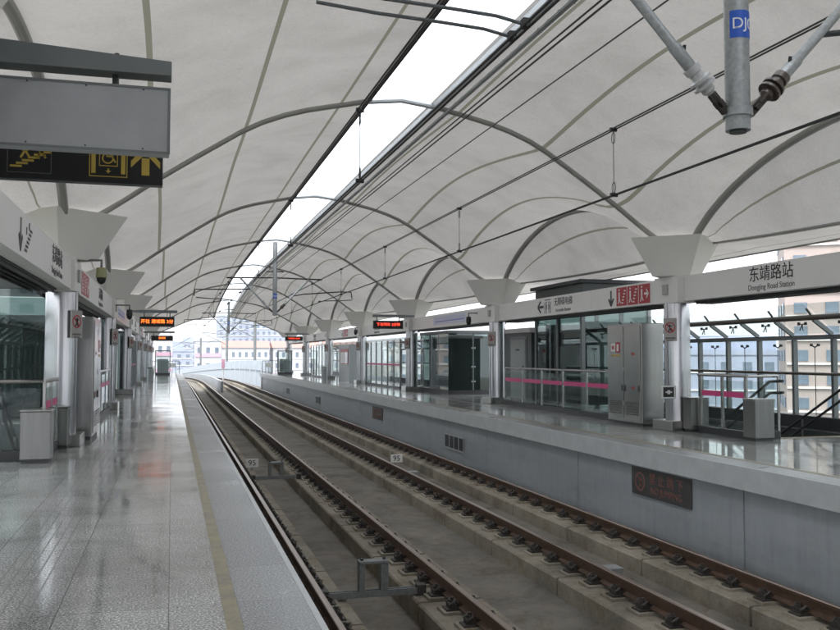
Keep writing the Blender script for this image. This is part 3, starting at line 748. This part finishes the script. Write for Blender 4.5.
        for k in range(n+1):
            y = k*st
            lbox('mullion', 'greyframe', r, -.05, .05, y-.035, y+.035, .251, 1.753)
            MB().bar((-s*.03, y, 1.85), (-s*.455, y, 2.13), .055, .075).build('strut', 'greyframe', r)
            MB().bar((-s*.52, y, 2.22), (-s*.62, y, 2.34), .03, .03).build('glass_clamp', 'dark', r)
            if k < n:
                MB().box(.054*s, .066*s, y+.02, y+st-.02, .27, 1.79).build('glass_pane', 'glass', r)
                P = [(s*.02, y+.02, 1.87), (-s*.66, y+.02, 2.42), (-s*.66, y+st-.02, 2.42), (s*.02, y+st-.02, 1.87)]
                MB().poly(P, (0, 0, .012)).build('roof_pane', 'glass', r)
                mb = MB(); c = Vector((s*.03, y+st/2, 1.60))
                for q in (-1, 1):
                    mb.tube([c, c+Vector((0, q*.10, .05))], .012, 6); mb.tube([c+Vector((-s*.02, q*.10, .05)), c+Vector((s*.022, q*.10, .05))], .028, 8)
                c2 = Vector((-s*.26, y+st/2, 2.05))
                for q in (-1, 1):
                    mb.tube([c2, c2+Vector((0, q*.10, .03))], .012, 6); mb.tube([c2+Vector((0, q*.10, -.01)), c2+Vector((0, q*.10, .05))], .028, 8); mb.tube([c2, c2+Vector((-s*.02, q*.05, -.12))], .01, 6)
                mb.tube([c, Vector((s*.03, y+st/2, .25))], .008, 5)
                mb.build('spider_fitting', 'dark', r)
    gwall(7.5, 20.9, 12, 'glass screen wall with slanted struts beside the stairs %s' % nm)
    gwall(36.5, 74.0, 17, 'long glass screen wall on the farther half of the outer side %s' % nm)
    # lift tower
    r = empty('lift_tower', (SX(s, 7.5), 22.7, 0), label='dark glass lift tower with flat roof %s' % nm, cat='lift tower')
    lbox('roof', 'dark', r, -1.12, 1.12, -1.62, 1.75, 3.36, 3.46, bevel=.01); lbox('roof_band', 'room', r, -1.0, 1.0, -1.5, 1.62, 2.94, 3.355)
    for a in (-.98, .98):
        for b in (-1.46, 0.05, 1.58): lbox('frame_post', 'greyframe', r, a-.05, a+.05, b-.05, b+.05, 0, 2.935)
    for a, b, c, d_ in ((-1, -.985, -1.4, 0), (-1, -.985, .1, 1.52), (.985, 1, -1.4, 1.52)): MB().box(a, b, c, d_, .05, 2.92).build('glass_pane', 'glass_dark', r)
    for b in (-1.5, 1.6): MB().box(-.92, .92, b, b+.015, .05, 2.92).build('glass_pane', 'glass_dark', r)
    lbox('lift_car', 'room', r, -.62, .62, -.95, 1.05, .1, 2.3); lbox('car_door', 'steel', r, -.3, .3, -.97, -.951, .12, 2.15)
    for b in (-1.2, 1.3): lbox('guide_frame', 'greyframe', r, -.8, .8, b-.04, b+.04, 2.2, 2.35)
    # service room behind the lift
    r = empty('service_room', (SX(s, 7.55), 27.4, 0), label='low dark service room with a pale door behind the lift tower %s' % nm, cat='room')
    lbox('wall', 'room', r, -.9, .9, -2.4, .3, 0, 2.15); lbox('roof', 'white', r, -1.0, 1.0, -2.5, .4, 2.155, 2.3, bevel=.01)
    dr = lbox('door', 'door', r, -s*.93, -s*.902, -1.95, -.75, .1, 1.95, bevel=.005); lbox('door_frame', 'greyframe', r, -s*.915, -s*.901, -2.05, -.65, .05, 2.05)
    lbox('door_handle', 'dark', dr, -s*.96, -s*.932, -1.82, -1.78, 1.0, 1.12); lbox('door_plate', 'dark', dr, -s*.936, -s*.9315, -1.5, -1.2, 1.6, 1.65)
    # dark glass escalator enclosure
    r = empty('glass_enclosure', (SX(s, 5.95), 31.2, 0), label='dark glass enclosure with steel patch fittings beyond the service room %s' % nm, cat='glass enclosure')
    lbox('base', 'dark', r, 0, s*2.1, 0, 3.8, 0, .15)
    lbox('roof', 'greyframe', r, -s*.03, s*2.15, -.05, 3.85, 2.28, 2.38)
    for a, b in ((0, .95), (1.0, 2.05)): MB().box(s*a, s*b, 0, .012, .16, 2.27).build('glass_pane', 'glass_dark', r)
    for a, b in ((0.02, 1.25), (1.3, 2.5), (2.55, 3.78)): MB().box(0, s*.012, a, b, .16, 2.27).build('glass_pane', 'glass_dark', r)
    for a, b in ((s*.98, .03), (s*.03, 1.275), (s*.03, 2.525), (s*.03, 3.8), (s*2.05, .03)): lbox('post', 'greyframe', r, a-.025, a+.025, b-.02, b+.03, .151, 2.279)
    for x in (.93, 1.03):
        for z in (.45, 1.0, 1.7): MB().box(s*x-.03, s*x+.03, -.02, -.001, z, z+.06).build('patch_fitting', 'galv', r)
    lbox('inner_wall', 'room', r, s*.35, s*2.0, .5, 3.6, .151, 2.2)
    # glass wind screens
    r2 = empty('glass_wind_screen', (SX(s, 5.6), 37.0, 0), label='clear wind screen with red stripe between third and fourth column %s' % nm, cat='glass screen')
    n = 6; st = 7.0/n
    lbox('base', 'dark', r2, -.05, .05, 0, 7, 0, .1); lbox('top_rail', 'steel', r2, -.03, .03, 0, 7, 2.12, 2.17)
    for k in range(n+1): lbox('post', 'greyframe', r2, -.03, .03, k*st-.03, k*st+.03, .101, 2.119)
    for k in range(n):
        MB().box(-.006, .006, k*st+.035, (k+1)*st-.035, .11, 2.11).build('glass_pane', 'glass', r2); MB().box(-s*.01, -s*.007, k*st+.035, (k+1)*st-.035, 1.0, 1.09).build('red_stripe', 'pink', r2)
    # booth with window
    r = empty('platform_booth', (SX(s, 5.75), 49.2, 0), label='grey booth with red framed window beyond the wind screen %s' % nm, cat='booth')
    lbox('wall', 'galv', r, 0, s*1.9, 0, 3.2, 0, 2.1); f_ = lbox('window_frame', 'red', r, -s*.02, -s*.001, .3, 2.6, .95, 1.85); lbox('window', 'winglass', f_, -s*.028, -s*.021, .4, 1.2, 1.0, 1.65); lbox('notice_board', 'plate', f_, -s*.028, -s*.021, 1.3, 2.5, 1.0, 1.65)
    r = empty('glass_wind_screen', (SX(s, 5.6), 56.5, 0), label='far clear wind screen near the end %s' % nm, cat='glass screen')
    n = 5; st = 6.0/n
    lbox('base', 'dark', r, -.05, .05, 0, 6, 0, .1); lbox('top_rail', 'steel', r, -.03, .03, 0, 6, 2.12, 2.17)
    for k in range(n+1): lbox('post', 'greyframe', r, -.03, .03, k*st-.03, k*st+.03, .101, 2.119)
    for k in range(n): MB().box(-.006, .006, k*st+.035, (k+1)*st-.035, .11, 2.11).build('glass_pane', 'glass', r)
    # litter bin
    r = empty('litter_bin', (SX(s, 5.15), 54.0, 0), label='small round steel litter bin near the fifth column %s' % nm, cat='bin')
    MB().tube([(0,0,0), (0,0,.68)], .19, 20).build('body', 'galv', r, smooth=True); MB().tube([(0,0,.70), (0,0,.76)], [.2, .14], 20).build('lid', 'dark', r, smooth=True)
    # end screen cabinet and fence
    r = empty('display_case', (SX(s, 4.6), 69.5, 0), label='glass fronted display case standing near the end %s' % nm, cat='display case')
    lbox('base', 'dark', r, -.55, .55, -.25, .25, 0, .16)
    for a in (-.53, .53):
        for b in (-.22, .22): lbox('post', 'greyframe', r, a-.03, a+.03, b-.03, b+.03, .161, 1.79)
    lbox('top', 'greyframe', r, -.58, .58, -.27, .27, 1.791, 1.86); MB().box(-.49, .49, -.235, -.22, .17, 1.78).build('glass_pane', 'glass', r); lbox('panel', 'bwhite', r, -.4, .4, 0, .05, .17, 1.2); lbox('machine', 'galv', r, -.15, .42, -.18, -.02, .17, 1.05)
    r = empty('end_fence', (SX(s, 3.35), 74.6, 0), label='low steel fence closing off the end %s' % nm, cat='fence')
    for k in range(9): lbox('post', 'greyframe', r, s*k*.28-.02, s*k*.28+.02, -.02, .02, 0, 1.0)
    lbox('rail', 'greyframe', r, 0, s*2.25, -.03, .03, 1.001, 1.05); lbox('notice', 'plate', r, s*.3, s*.9, -.03, -.022, .5, .85)
furniture(1); furniture(-1)

# small picture sign on the column foot at right, speakers, cameras
r = empty('small_notice', (9.16, 15.0, 0.0), label='small black square notice with white border beside the nearest right column', cat='sign')
MB().tube([(.03, .05, .0), (.03, .05, .75)], .012, 8).build('stand', 'steel', r, smooth=True)
lbox('frame', 'plate', r, -.13, .15, -.01, .01, .62, .86); lbox('panel', 'black', r, -.105, .125, -.014, -.0105, .645, .835)
mb = MB().box(-.06, .08, -.0175, -.0145, .725, .75).box(-.02, .04, -.0175, -.0145, .70, .775); mb.build('symbol', 'whitelabel', r)
def dome_cam(x, y, z, dx, lab, hm='black'):
    r = empty('dome_camera', (x, y, z), label=lab, cat='camera', group='security cameras')
    MB().tube([(dx, 0, .18), (0, 0, .18), (0, 0, .06)], .022, 8).build('bracket', 'greyframe', r, smooth=True)
    MB().tube([(0,0,.06), (0,0,-.10)], [.075, .085], 16).build('housing', hm, r, smooth=True)
    MB().tube([(0,0,-.101), (0,0,-.15), (0,0,-.19), (0,0,-.21)], [.075, .07, .045, .012], 16).build('dome', 'black', r, smooth=True)
dome_cam(-1.12, 15.1, 2.80, -.5, 'dome camera with yellow green collar on a bracket beside the nearest left capital', 'yellow_plastic')
dome_cam(-1.12, 25.0, 2.62, -.4, 'black dome camera hanging under the left beam by the second column')
dome_cam(9.1, 44.6, 2.72, .4, 'small dome camera on the right beam by the fourth column')
dome_cam(9.1, 26.6, 2.62, .3, 'small dark dome camera under the right beam by the second column')

# ------------------------------------------------------------------ hanging signs
def led_sign(s, y, z0, z1, m, txt, lab, w=1.22, bar=True):
    xc = SX(s, 4.37) if s > 0 else SX(s, 4.47)
    r = empty('led_display', (xc, y, z0), label=lab, cat='display', group='hanging LED displays'); h = z1-z0
    lbox('case', 'black', r, -w/2, w/2, -.06, .06, 0, h, bevel=.008)
    lbox('hanger_beam', 'signbar', r, -w/2-.02, w/2+.10, -.07, .07, h+.14, h+.24)
    for q in (-.45, .45): MB().tube([(q, 0, h), (q, 0, h+.14)], .018, 8).build('rod', 'dark', r)
    if s > 0: lbox('support_arm', 'signbar', r, w/2+.10, SX(s, 5.45)-xc, -.04, .04, h+.15, h+.23)
    else: lbox('support_arm', 'signbar', r, SX(s, 5.45)-xc, -w/2-.02, -.04, .04, h+.15, h+.23)
    text('led_text', txt, h*.45, m, r, (0, -.065, h*.5), (R(90), 0, 0), ext=.001)
    lbox('screen_frame', 'greyframe', r, -w/2-.01, w/2+.01, -.065, -.061, -.012, .01)
led_sign(1, 34.2, 2.52, 2.84, 'red_led', '下次列车 2分钟', 'hanging LED board with red text, nearer of the two on the right')
led_sign(1, 62.5, 2.52, 2.80, 'red_led', '下次列车 2分钟', 'hanging LED board with red text, farther of the two on the right')
led_sign(-1, 33.5, 2.50, 2.86, 'orange_led', '开往 港城路 3分', 'hanging LED board with orange text, nearer of the two on the left')
led_sign(-1, 50.5, 2.27, 2.55, 'orange_led', '港城路', 'hanging dark LED board with dim orange text, farther of the two on the left', w=1.15)

# near wayfinding sign group
r = empty('blank_sign_box', (-.80, 6.0, 2.75), label='large blank grey sign box hanging from a steel beam at the upper left', cat='sign')
lbox('box', 'signback', r, -.80, .765, -.07, .07, 0, .43, bevel=.006)
mb = MB().box(-.80, .77, -.075, -.0705, -.004, .012).box(-.80, .77, -.075, -.0705, .418, .434).box(.752, .77, -.075, -.0705, .0125, .4175); mb.build('trim', 'greyframe', r)
for q in (-.45, -.1, .25, .6):
    for zz in (.022, .41): MB().tube([(q, -.079, zz), (q, -.0755, zz)], .006, 6).build('screw', 'dark', r)
for q in (-.5, .42): MB().tube([(q, 0, .43), (q, 0, .52)], .018, 8).build('rod', 'dark', r)
MB().poly([(-.9, -.08, .515), (.775, -.08, .515), (.775, -.08, .61), (-.9, -.08, .70)], (0, .16, 0)).build('hanger_beam', 'signbar', r, bevel=.004)
r = empty('wayfinding_sign', (-.85, 6.95, 2.72), label='black hanging sign with yellow stairs, lift and arrow symbols behind the blank sign box', cat='sign')
lbox('board', 'black', r, -.80, .765, -.05, .05, 0, .42, bevel=.004)
for q in (-.5, .42): MB().tube([(q, 0, .42), (q, 0, 1.0)], .018, 8).build('rod', 'dark', r)
T = Vector((1, 0, 0)); B = Vector((0, 0, 1))
def frame_sq(mb, cx_, cz, w, h, t=.006):
    for a, b, c, d_ in ((-w, w, -h, -h+t), (-w, w, h-t, h), (-w, -w+t, -h+t, h-t), (w-t, w, -h+t, h-t)): mb.box(cx_+a, cx_+b, -.054, -.0505, cz+c, cz+d_)
mb = MB(); c = Vector((.64, -.054, .125))
mb.box(c.x-.028, c.x+.028, -.0545, -.051, .07, .20)
mb.poly([c+T*-.105+B*.0, c+T*-.105+B*.05, c+T*0+B*.17, c+T*.105+B*.05, c+T*.105, c+T*0+B*.11], (0, .0035, 0)); mb.build('up_arrow', 'gold', r)
mb = MB(); frame_sq(mb, .375, .2, .135, .155); mb.box(.255, .285, -.054, -.0505, .07, .30); mb.box(.465, .495, -.054, -.0505, .07, .30)
frame_sq(mb, .375, .21, .066, .085)
icon_ring(mb, Vector((.37, -.051, .185)), .042, .010, T, B, 16); mb.bar((.36, -.052, .265), (.36, -.052, .20), .004, .014); mb.bar((.36, -.052, .20), (.40, -.052, .20), .004, .012); mb.bar((.40, -.052, .20), (.425, -.052, .155), .004, .012)
mb.poly([(.355, -.054, .092), (.395, -.054, .092), (.375, -.054, .072)], (0, .0035, 0)); mb.box(.370, .380, -.054, -.0505, .092, .108)
mb.build('lift_symbol', 'gold', r)
mb = MB(); frame_sq(mb, -.17, .2, .15, .155, .004); mb.build('stairs_frame', 'grey_letter', r)
mb = MB()
for k in range(6): mb.box(-.30+.04*k, -.22+.04*k, -.054, -.0505, .085+.022*k, .10+.022*k)
for q in (-.20, -.09): mb.box(q-.02, q+.02, -.054, -.0505, .205, .27); mb.bar((q, -.052, .21), (q+.03, -.052, .16), .004, .015); mb.bar((q, -.052, .21), (q-.03, -.052, .155), .004, .015); mb.tube([(q, -.054, .295), (q, -.0505, .295)], .02, 10)
mb.build('stairs_symbol', 'gold', r)

# ------------------------------------------------------------------ overhead line
TX = {-1: 2.22, 1: 5.72}
def drop_post(y, lab, n, detail):
    z0 = 3.06; zt = 6.0-drop(0, y)
    r = empty('catenary_post', (CX, y, z0), label=lab, cat='catenary post', group='overhead line drop posts')
    MB().tube([(0, 0, 0), (0, 0, .12), (0, 0, zt-z0)], [.088, .088, .088], 24).build('tube', 'galv', r, smooth=True)
    MB().tube([(0, 0, -.015), (0, 0, -.001)], .06, 16).build('end_cap', 'dark', r)
    lb = MB()
    k0 = -2.72; k1 = .1; nn = 10
    P = [[(.0905*math.cos(k0+(k1-k0)*i/nn), .0905*math.sin(k0+(k1-k0)*i/nn), z) for i in range(nn+1)] for z in (.66, .86)]
    l = lb.grid(P).build('blue_label', 'blue', r, smooth=True)
    tx = text('label_text', 'DJ0%d' % (6+n), .115, 'whitelabel', l, (0, 0, .76), (0, 0, 0), ext=.001, align='LEFT')
    for v in tx.data.vertices:
        a_ = -2.55+v.co.x/.0905; rr_ = .0915+v.co.z; v.co = (rr_*math.cos(a_), rr_*math.sin(a_), v.co.y)
    MB().tube([(0, 0, .10), (0, 0, .16)], .105, 20).build('clamp_ring', 'galv', r, smooth=True)
    for s in (-1, 1):
        a = Vector((s*.10, 0, .13)); top = Vector((s*1.36, 0, 1.46)); d = (top-a).normalized()
        def at(t): return tuple(a+d*t)
        MB().bar(at(.0), at(.17), .035, .06).bar(at(.05), at(.10), .09, .03).tube([at(.12), at(.20)], .028, 8).build('hinge', 'clip', r)
        ins = MB(); pts = []; rs = []
        for q, rr in ((.17, .025), (.20, .05), (.235, .05), (.24, .085), (.262, .085), (.268, .045), (.285, .045), (.29, .085), (.312, .085), (.318, .048), (.36, .048), (.37, .062), (.42, .062)): pts.append(at(q)); rs.append(rr)
        MB().tube(pts, rs, 16).build('insulator', 'insul' if s > 0 else 'insul_grey', r, smooth=True)
        cant = MB().tube([at(.42), at(.60), at(.62), tuple(top)], [.046, .046, .037, .037], 14).build('cantilever_tube', 'galv', r, smooth=True)
        MB().tube([at(.50), tuple(Vector(at(.50))+Vector((0, -.02, .09)))], .014, 6).build('bolt', 'dark', cant)
        # tie tube above, messenger support
        MB().tube([(s*.09, 0, 1.50), (s*1.9, 0, 1.46)], .030, 10).build('tie_tube', 'dark', r, smooth=True)
        # registration arm hanging from the cantilever, two steady arms to the contact wire
        m = Vector((s*.72, 0, .78)); 
        MB().tube([tuple(m) if s > 0 else (s*.95, 0, 1.02), (s*1.15, 0, .86 if s > 0 else 1.02), (s*2.6, 0, .98), (s*3.1, 0, .98), (s*3.14, 0, .72)], .024, 8).build('registration_tube', 'dark', r, smooth=True)
        xw = TX[s]-CX
        for q in (-.12, .12):
            MB().tube([(xw+s*1.35, q, .66), (xw+s*.95, q, .63), (xw+s*.5, q, .615), (xw+s*.2, q, .60), (xw+s*.03, q, .57)], .013, 8).build('steady_arm', 'greyframe', r, smooth=True)
            MB().box(xw-.02, xw+.03, q-.03, q+.03, .54, .60).build('wire_clamp', 'dark', r)
        MB().tube([(xw, 0, 1.42), (xw, 0, 1.50)], .03, 8).build('messenger_saddle', 'dark', r)
    MB().tube([(-.35, 0, 1.75), (.35, 0, 1.75)], .03, 8).build('cross_bracket', 'dark', r)
drop_post(5.45, 'thick galvanised catenary drop post with blue label, hanging nearest the camera', 0, True)
drop_post(35.4, 'catenary drop post hanging from the skylight, second from the camera', 1, True)
drop_post(65.3, 'catenary drop post hanging from the skylight, farthest from the camera', 2, True)
YW = [-24.5, 5.45, 35.4, 65.3, 95, 130, 170]
def wire_pts(x, z, sag):
    pts = []
    for a, b in zip(YW, YW[1:]):
        for i in range(10):
            t = i/10; y = a+(b-a)*t; ox, oz = off(y); pts.append((x+ox*.9, y, z+oz-sag*4*t*(1-t)))
    return pts
for s, w in ((-1, 'near'), (1, 'far')):
    x = TX[s]
    for q, g_ in ((-.028, 'left'), (.028, 'right')):
        o = MB().tube(wire_pts(x+q, 4.50, .0), .0105, 5).build('messenger_wire', 'wire'); tag(o, label='%s strand of the upper black wire pair above the %s track' % (g_, w), cat='wire', group='upper wire pairs')
    o = MB().tube(wire_pts(x-.02, 3.60, 0), .009, 5).build('contact_wire', 'wire'); tag(o, label='left strand of the lower contact wire pair above the %s track' % w, cat='wire', group='contact wires')
    o2 = MB().tube(wire_pts(x+.022, 3.60, 0), .009, 5).build('contact_wire', 'wire'); tag(o2, label='right strand of the lower contact wire pair above the %s track' % w, cat='wire', group='contact wires')
    y = 4.0; k = 0
    while y < 66:
        r = empty('wire_dropper', (x, y, 3.60), label='thin looped dropper between the overhead wires of the %s track' % w, cat='dropper', group='droppers of the %s track' % w)
        MB().tube([(0, 0, 0), (0, 0, .9)], .005, 5).build('wire', 'wire', r)
        lp = [(.0, .035*math.sin(t*math.pi/4)*1.5, .86-.08+.08*math.cos(t*math.pi/4)) for t in range(9)]
        MB().tube(lp, .005, 5).build('loop', 'wire', r); lp = [(a, b, c-.68) for a, b, c in lp]
        MB().tube(lp, .005, 5).build('loop', 'wire', r)
        for zz in (-.02, .87): MB().box(-.05, .05, -.02, .02, zz, zz+.05).build('clamp', 'dark', r)
        y += 6.65; k += 1
o = MB().tube(wire_pts(5.0, 5.19, .0), .0105, 5).build('return_wire', 'wire'); tag(o, label='single thin black wire high above, between skylight and far track wires', cat='wire')

# ------------------------------------------------------------------ beyond the station
r = empty('signal_post', (4.25, 77.5, ZB), label='thin white signal post with pink head at the end of the far track platform', cat='signal')
MB().tube([(0, 0, 0), (0, 0, 2.6)], .05, 8).build('post', 'plate', r, smooth=True); lbox('head', 'bpink', r, -.14, .14, -.1, .1, 1.9, 2.7)
for k, (y, x) in enumerate(((98, 8.9), (128, 7.6), (160, 4.8))):
    ox, oz = off(y)
    r = empty('catenary_mast', (CX+5.0+ox, y, ZB+oz), label='%s slim catenary mast standing beside the viaduct beyond the station' % ['nearest', 'second', 'farthest'][k], cat='mast', group='catenary masts beyond the station')
    MB().tube([(0, 0, 0), (0, 0, 7.5)], .16, 8).build('mast', 'greyframe', r); MB().tube([(0, 0, 6.4), (-3.4, 0, 6.8)], .06, 6).build('arm', 'greyframe', r); MB().tube([(0, 0, 5.0), (-3.4, 0, 6.7)], .05, 6).build('arm', 'greyframe', r)
    lbox('foot', 'plinth', r, -.3, .3, -.3, .3, -6.2, 0)

WIN = {}
def winmesh(w, h, m='winglass'):
    k = (w, h, m)
    if k not in WIN: WIN[k] = MB().box(-w/2, w/2, -.12, .06, -h/2, h/2).mesh('window', [m])
    return WIN[k]
def tower(x, y, w, dep, h, m, lab, nx, nz, rz=0, roof=None, bands=True, sidewin=0, group='buildings beyond the station', bal='plate', bh=.18):
    r = empty('apartment_block', (x, y, -8), rz, label=lab, cat='building', group=group)
    lbox('wall', m, r, -w/2, w/2, 0, dep, 0, h)
    if roof:
        MB().poly([(-w/2-.4, -.5, h), (-w/2-.4, dep+.5, h), (-w/2-.4, dep/2, h+2.4)], (w+.8, 0, 0)).build('roof', roof, r)
    else:
        lbox('parapet', m, r, -w/2-.2, w/2+.2, -.2, dep+.2, h, h+.8); lbox('roof_room', m, r, -w/6, w/6, dep*.3, dep*.7, h+.8, h+3.2)
    fh = h/(nz+.3); fw = w/nx; cnt = 0
    for i in range(nz):
        for j in range(nx):
            if cnt >= 98: break
            cnt += 1
            c = bpy.data.objects.new('window', winmesh(round(fw*.42, 2), round(fh*.45, 2))); COL.objects.link(c); c.parent = r; c.location = (-w/2+(j+.5)*fw, 0, h-fh*(i+.62))
        if bands: lbox('floor_band', bal, r, -w/2+.1, w/2-.1, -.25, -.001, h-fh*(i+1)-.02, h-fh*(i+1)+bh)
    if sidewin:
        for i in range(nz):
            for j in range(sidewin):
                c = bpy.data.objects.new('window', winmesh(round(dep/sidewin*.42, 2), round(fh*.45, 2))); COL.objects.link(c); c.parent = r; c.location = (-w/2, dep*(j+.5)/sidewin, h-fh*(i+.62)); c.rotation_euler = (0, 0, R(-90))
    return r
B_ = 'towers beyond the station'
tower(26.5, 400, 14, 14, 27, 'bblue', 'pale blue apartment tower behind the red roofed row, left of the pair', 5, 9, group=B_)
tower(41.0, 390, 17, 14, 27, 'bblue', 'pale blue apartment tower behind the red roofed row, right of the pair', 7, 9, group=B_)
tower(9.5, 520, 22, 16, 17, 'bblue', 'distant blue grey block straight above the far end of the track', 9, 5, group=B_)
for k, (x, w, wd) in enumerate(((24, 15, 'leftmost'), (41, 16, 'middle'), (59, 16, 'rightmost'))):
    tower(x, 300, w, 12, 12.2, 'bwhite', 'low white building with red tiled roof beyond the barrier, %s of three' % wd, 7, 3, roof='rooft', group='red roofed buildings beyond the barrier')
tower(8.8, 230, 6.5, 8, 13.2, 'bwhite', 'small pale building with pink bands right of the far end of the viaduct', 3, 3, bands=True, bal='bpink', group=B_, bh=.9)
tower(-1.9, 230, 4, 8, 13.6, 'bwhite', 'narrow pale building with pink bands behind the left platform end', 2, 3, bands=True, bal='bpink', group=B_, bh=.9)
tower(2.5, 330, 9, 10, 11, 'bblue', 'blue grey building beyond the left platform end', 3, 4, group=B_)
tower(10, -110, 70, 14, 22, 'bwhite', 'long pale block added unseen behind the camera to cut bright reflections', 14, 7, rz=R(180), group=B_)  # added out of view to block the bright horizon in steel and floor reflections
# right side, seen through the glass wall
tower(69.5, 78, 12.5, 14, 24, 'beige', 'tall beige apartment building seen through the glass wall at right', 4, 9, rz=R(-35), group='buildings on the right side', sidewin=3)
tower(104, 88, 14, 16, 22, 'beige', 'second beige apartment building at the right edge', 4, 8, rz=R(-35), group='buildings on the right side', sidewin=3)
tower(85, 125, 60, 14, 9.6, 'bblue', 'long low blue grey factory building seen through the glass wall', 18, 3, rz=R(-30), group='buildings on the right side')
tower(48, 140, 24, 14, 11.0, 'bwhite', 'low pale building seen between the lift tower and the far columns', 9, 3, rz=R(-15), group='buildings on the right side')
tower(-60, 90, 30, 14, 12, 'bwhite', 'low pale building seen through the glass at left', 10, 4, rz=R(30), group='buildings on the left side')
tower(-40, 190, 26, 14, 14, 'beige', 'beige building farther along on the left side', 9, 4, rz=R(15), group='buildings on the left side')

hm = bpy.data.materials.new('haze'); hm.use_nodes = True; HN = hm.node_tree.nodes; HN.remove(HN['Principled BSDF'])
pv = HN.new('ShaderNodeVolumePrincipled'); pv.inputs['Color'].default_value = (.93, .95, 1, 1); pv.inputs['Density'].default_value = .0005; pv.inputs['Anisotropy'].default_value = .2
hm.node_tree.links.new(pv.outputs[0], [n for n in HN if n.type == 'OUTPUT_MATERIAL'][0].inputs['Volume'])
M['haze'] = hm
HAZE = True
if HAZE: tag(MB().box(-610, 610, -310, 910, -9.6, 24).build('haze', 'haze'), kind='stuff')

# ------------------------------------------------------------------ light, sky, camera
w = bpy.data.worlds.new('World'); SC.world = w; w.use_nodes = True
N = w.node_tree.nodes; L = w.node_tree.links; bg = N['Background']
sky = N.new('ShaderNodeTexSky'); sky.sky_type = 'NISHITA'; sky.sun_disc = False; sky.sun_elevation = R(55); sky.sun_rotation = R(-150); sky.air_density = 1.2; sky.dust_density = 6.0; sky.ozone_density = 1.0
hs = N.new('ShaderNodeHueSaturation'); hs.inputs['Saturation'].default_value = .22; L.new(sky.outputs[0], hs.inputs['Color'])
# overcast cloud deck: brightens the sky unevenly
mxs = N.new('ShaderNodeMix'); mxs.data_type = 'RGBA'; mxs.inputs[0].default_value = .6; mxs.inputs[7].default_value = (6.6, 6.9, 7.3, 1); L.new(hs.outputs[0], mxs.inputs[6]); L.new(mxs.outputs[2], bg.inputs[0]); bg.inputs['Strength'].default_value = .15
sd = bpy.data.lights.new('sun', 'SUN'); sd.energy = 1.2; sd.angle = R(20); sd.color = (1, .97, .93)
so = bpy.data.objects.new('sun', sd); COL.objects.link(so)
el, az = R(55), R(-150)
dirv = Vector((math.sin(az)*math.cos(el), math.cos(az)*math.cos(el), math.sin(el))); so.rotation_euler = dirv.to_track_quat('Z', 'Y').to_euler()

cd = bpy.data.cameras.new('camera'); co = bpy.data.objects.new('camera', cd); COL.objects.link(co); SC.camera = co
f = 880.0; p = math.atan(41/f); th = math.atan(248*math.cos(p)/f)
cd.sensor_width = 36; cd.sensor_fit = 'HORIZONTAL'; cd.lens = 36*f/840; cd.clip_start = .05; cd.clip_end = 4000
co.location = (0, 0, 1.43)
F = Vector((math.sin(th)*math.cos(p), math.cos(th)*math.cos(p), math.sin(p))); co.rotation_euler = F.to_track_quat('-Z', 'Y').to_euler()
SC.view_settings.view_transform = 'Standard'; SC.view_settings.look = 'None'; SC.view_settings.exposure = 1.5; SC.view_settings.gamma = 1
SC.render.engine = 'CYCLES'
SC.cycles.use_denoising = True
SC.cycles.max_bounces = 10; SC.cycles.diffuse_bounces = 6; SC.cycles.glossy_bounces = 4; SC.cycles.transparent_max_bounces = 24; SC.cycles.transmission_bounces = 6
SC.cycles.sample_clamp_indirect = 6; SC.cycles.caustics_reflective = False; SC.cycles.caustics_refractive = False
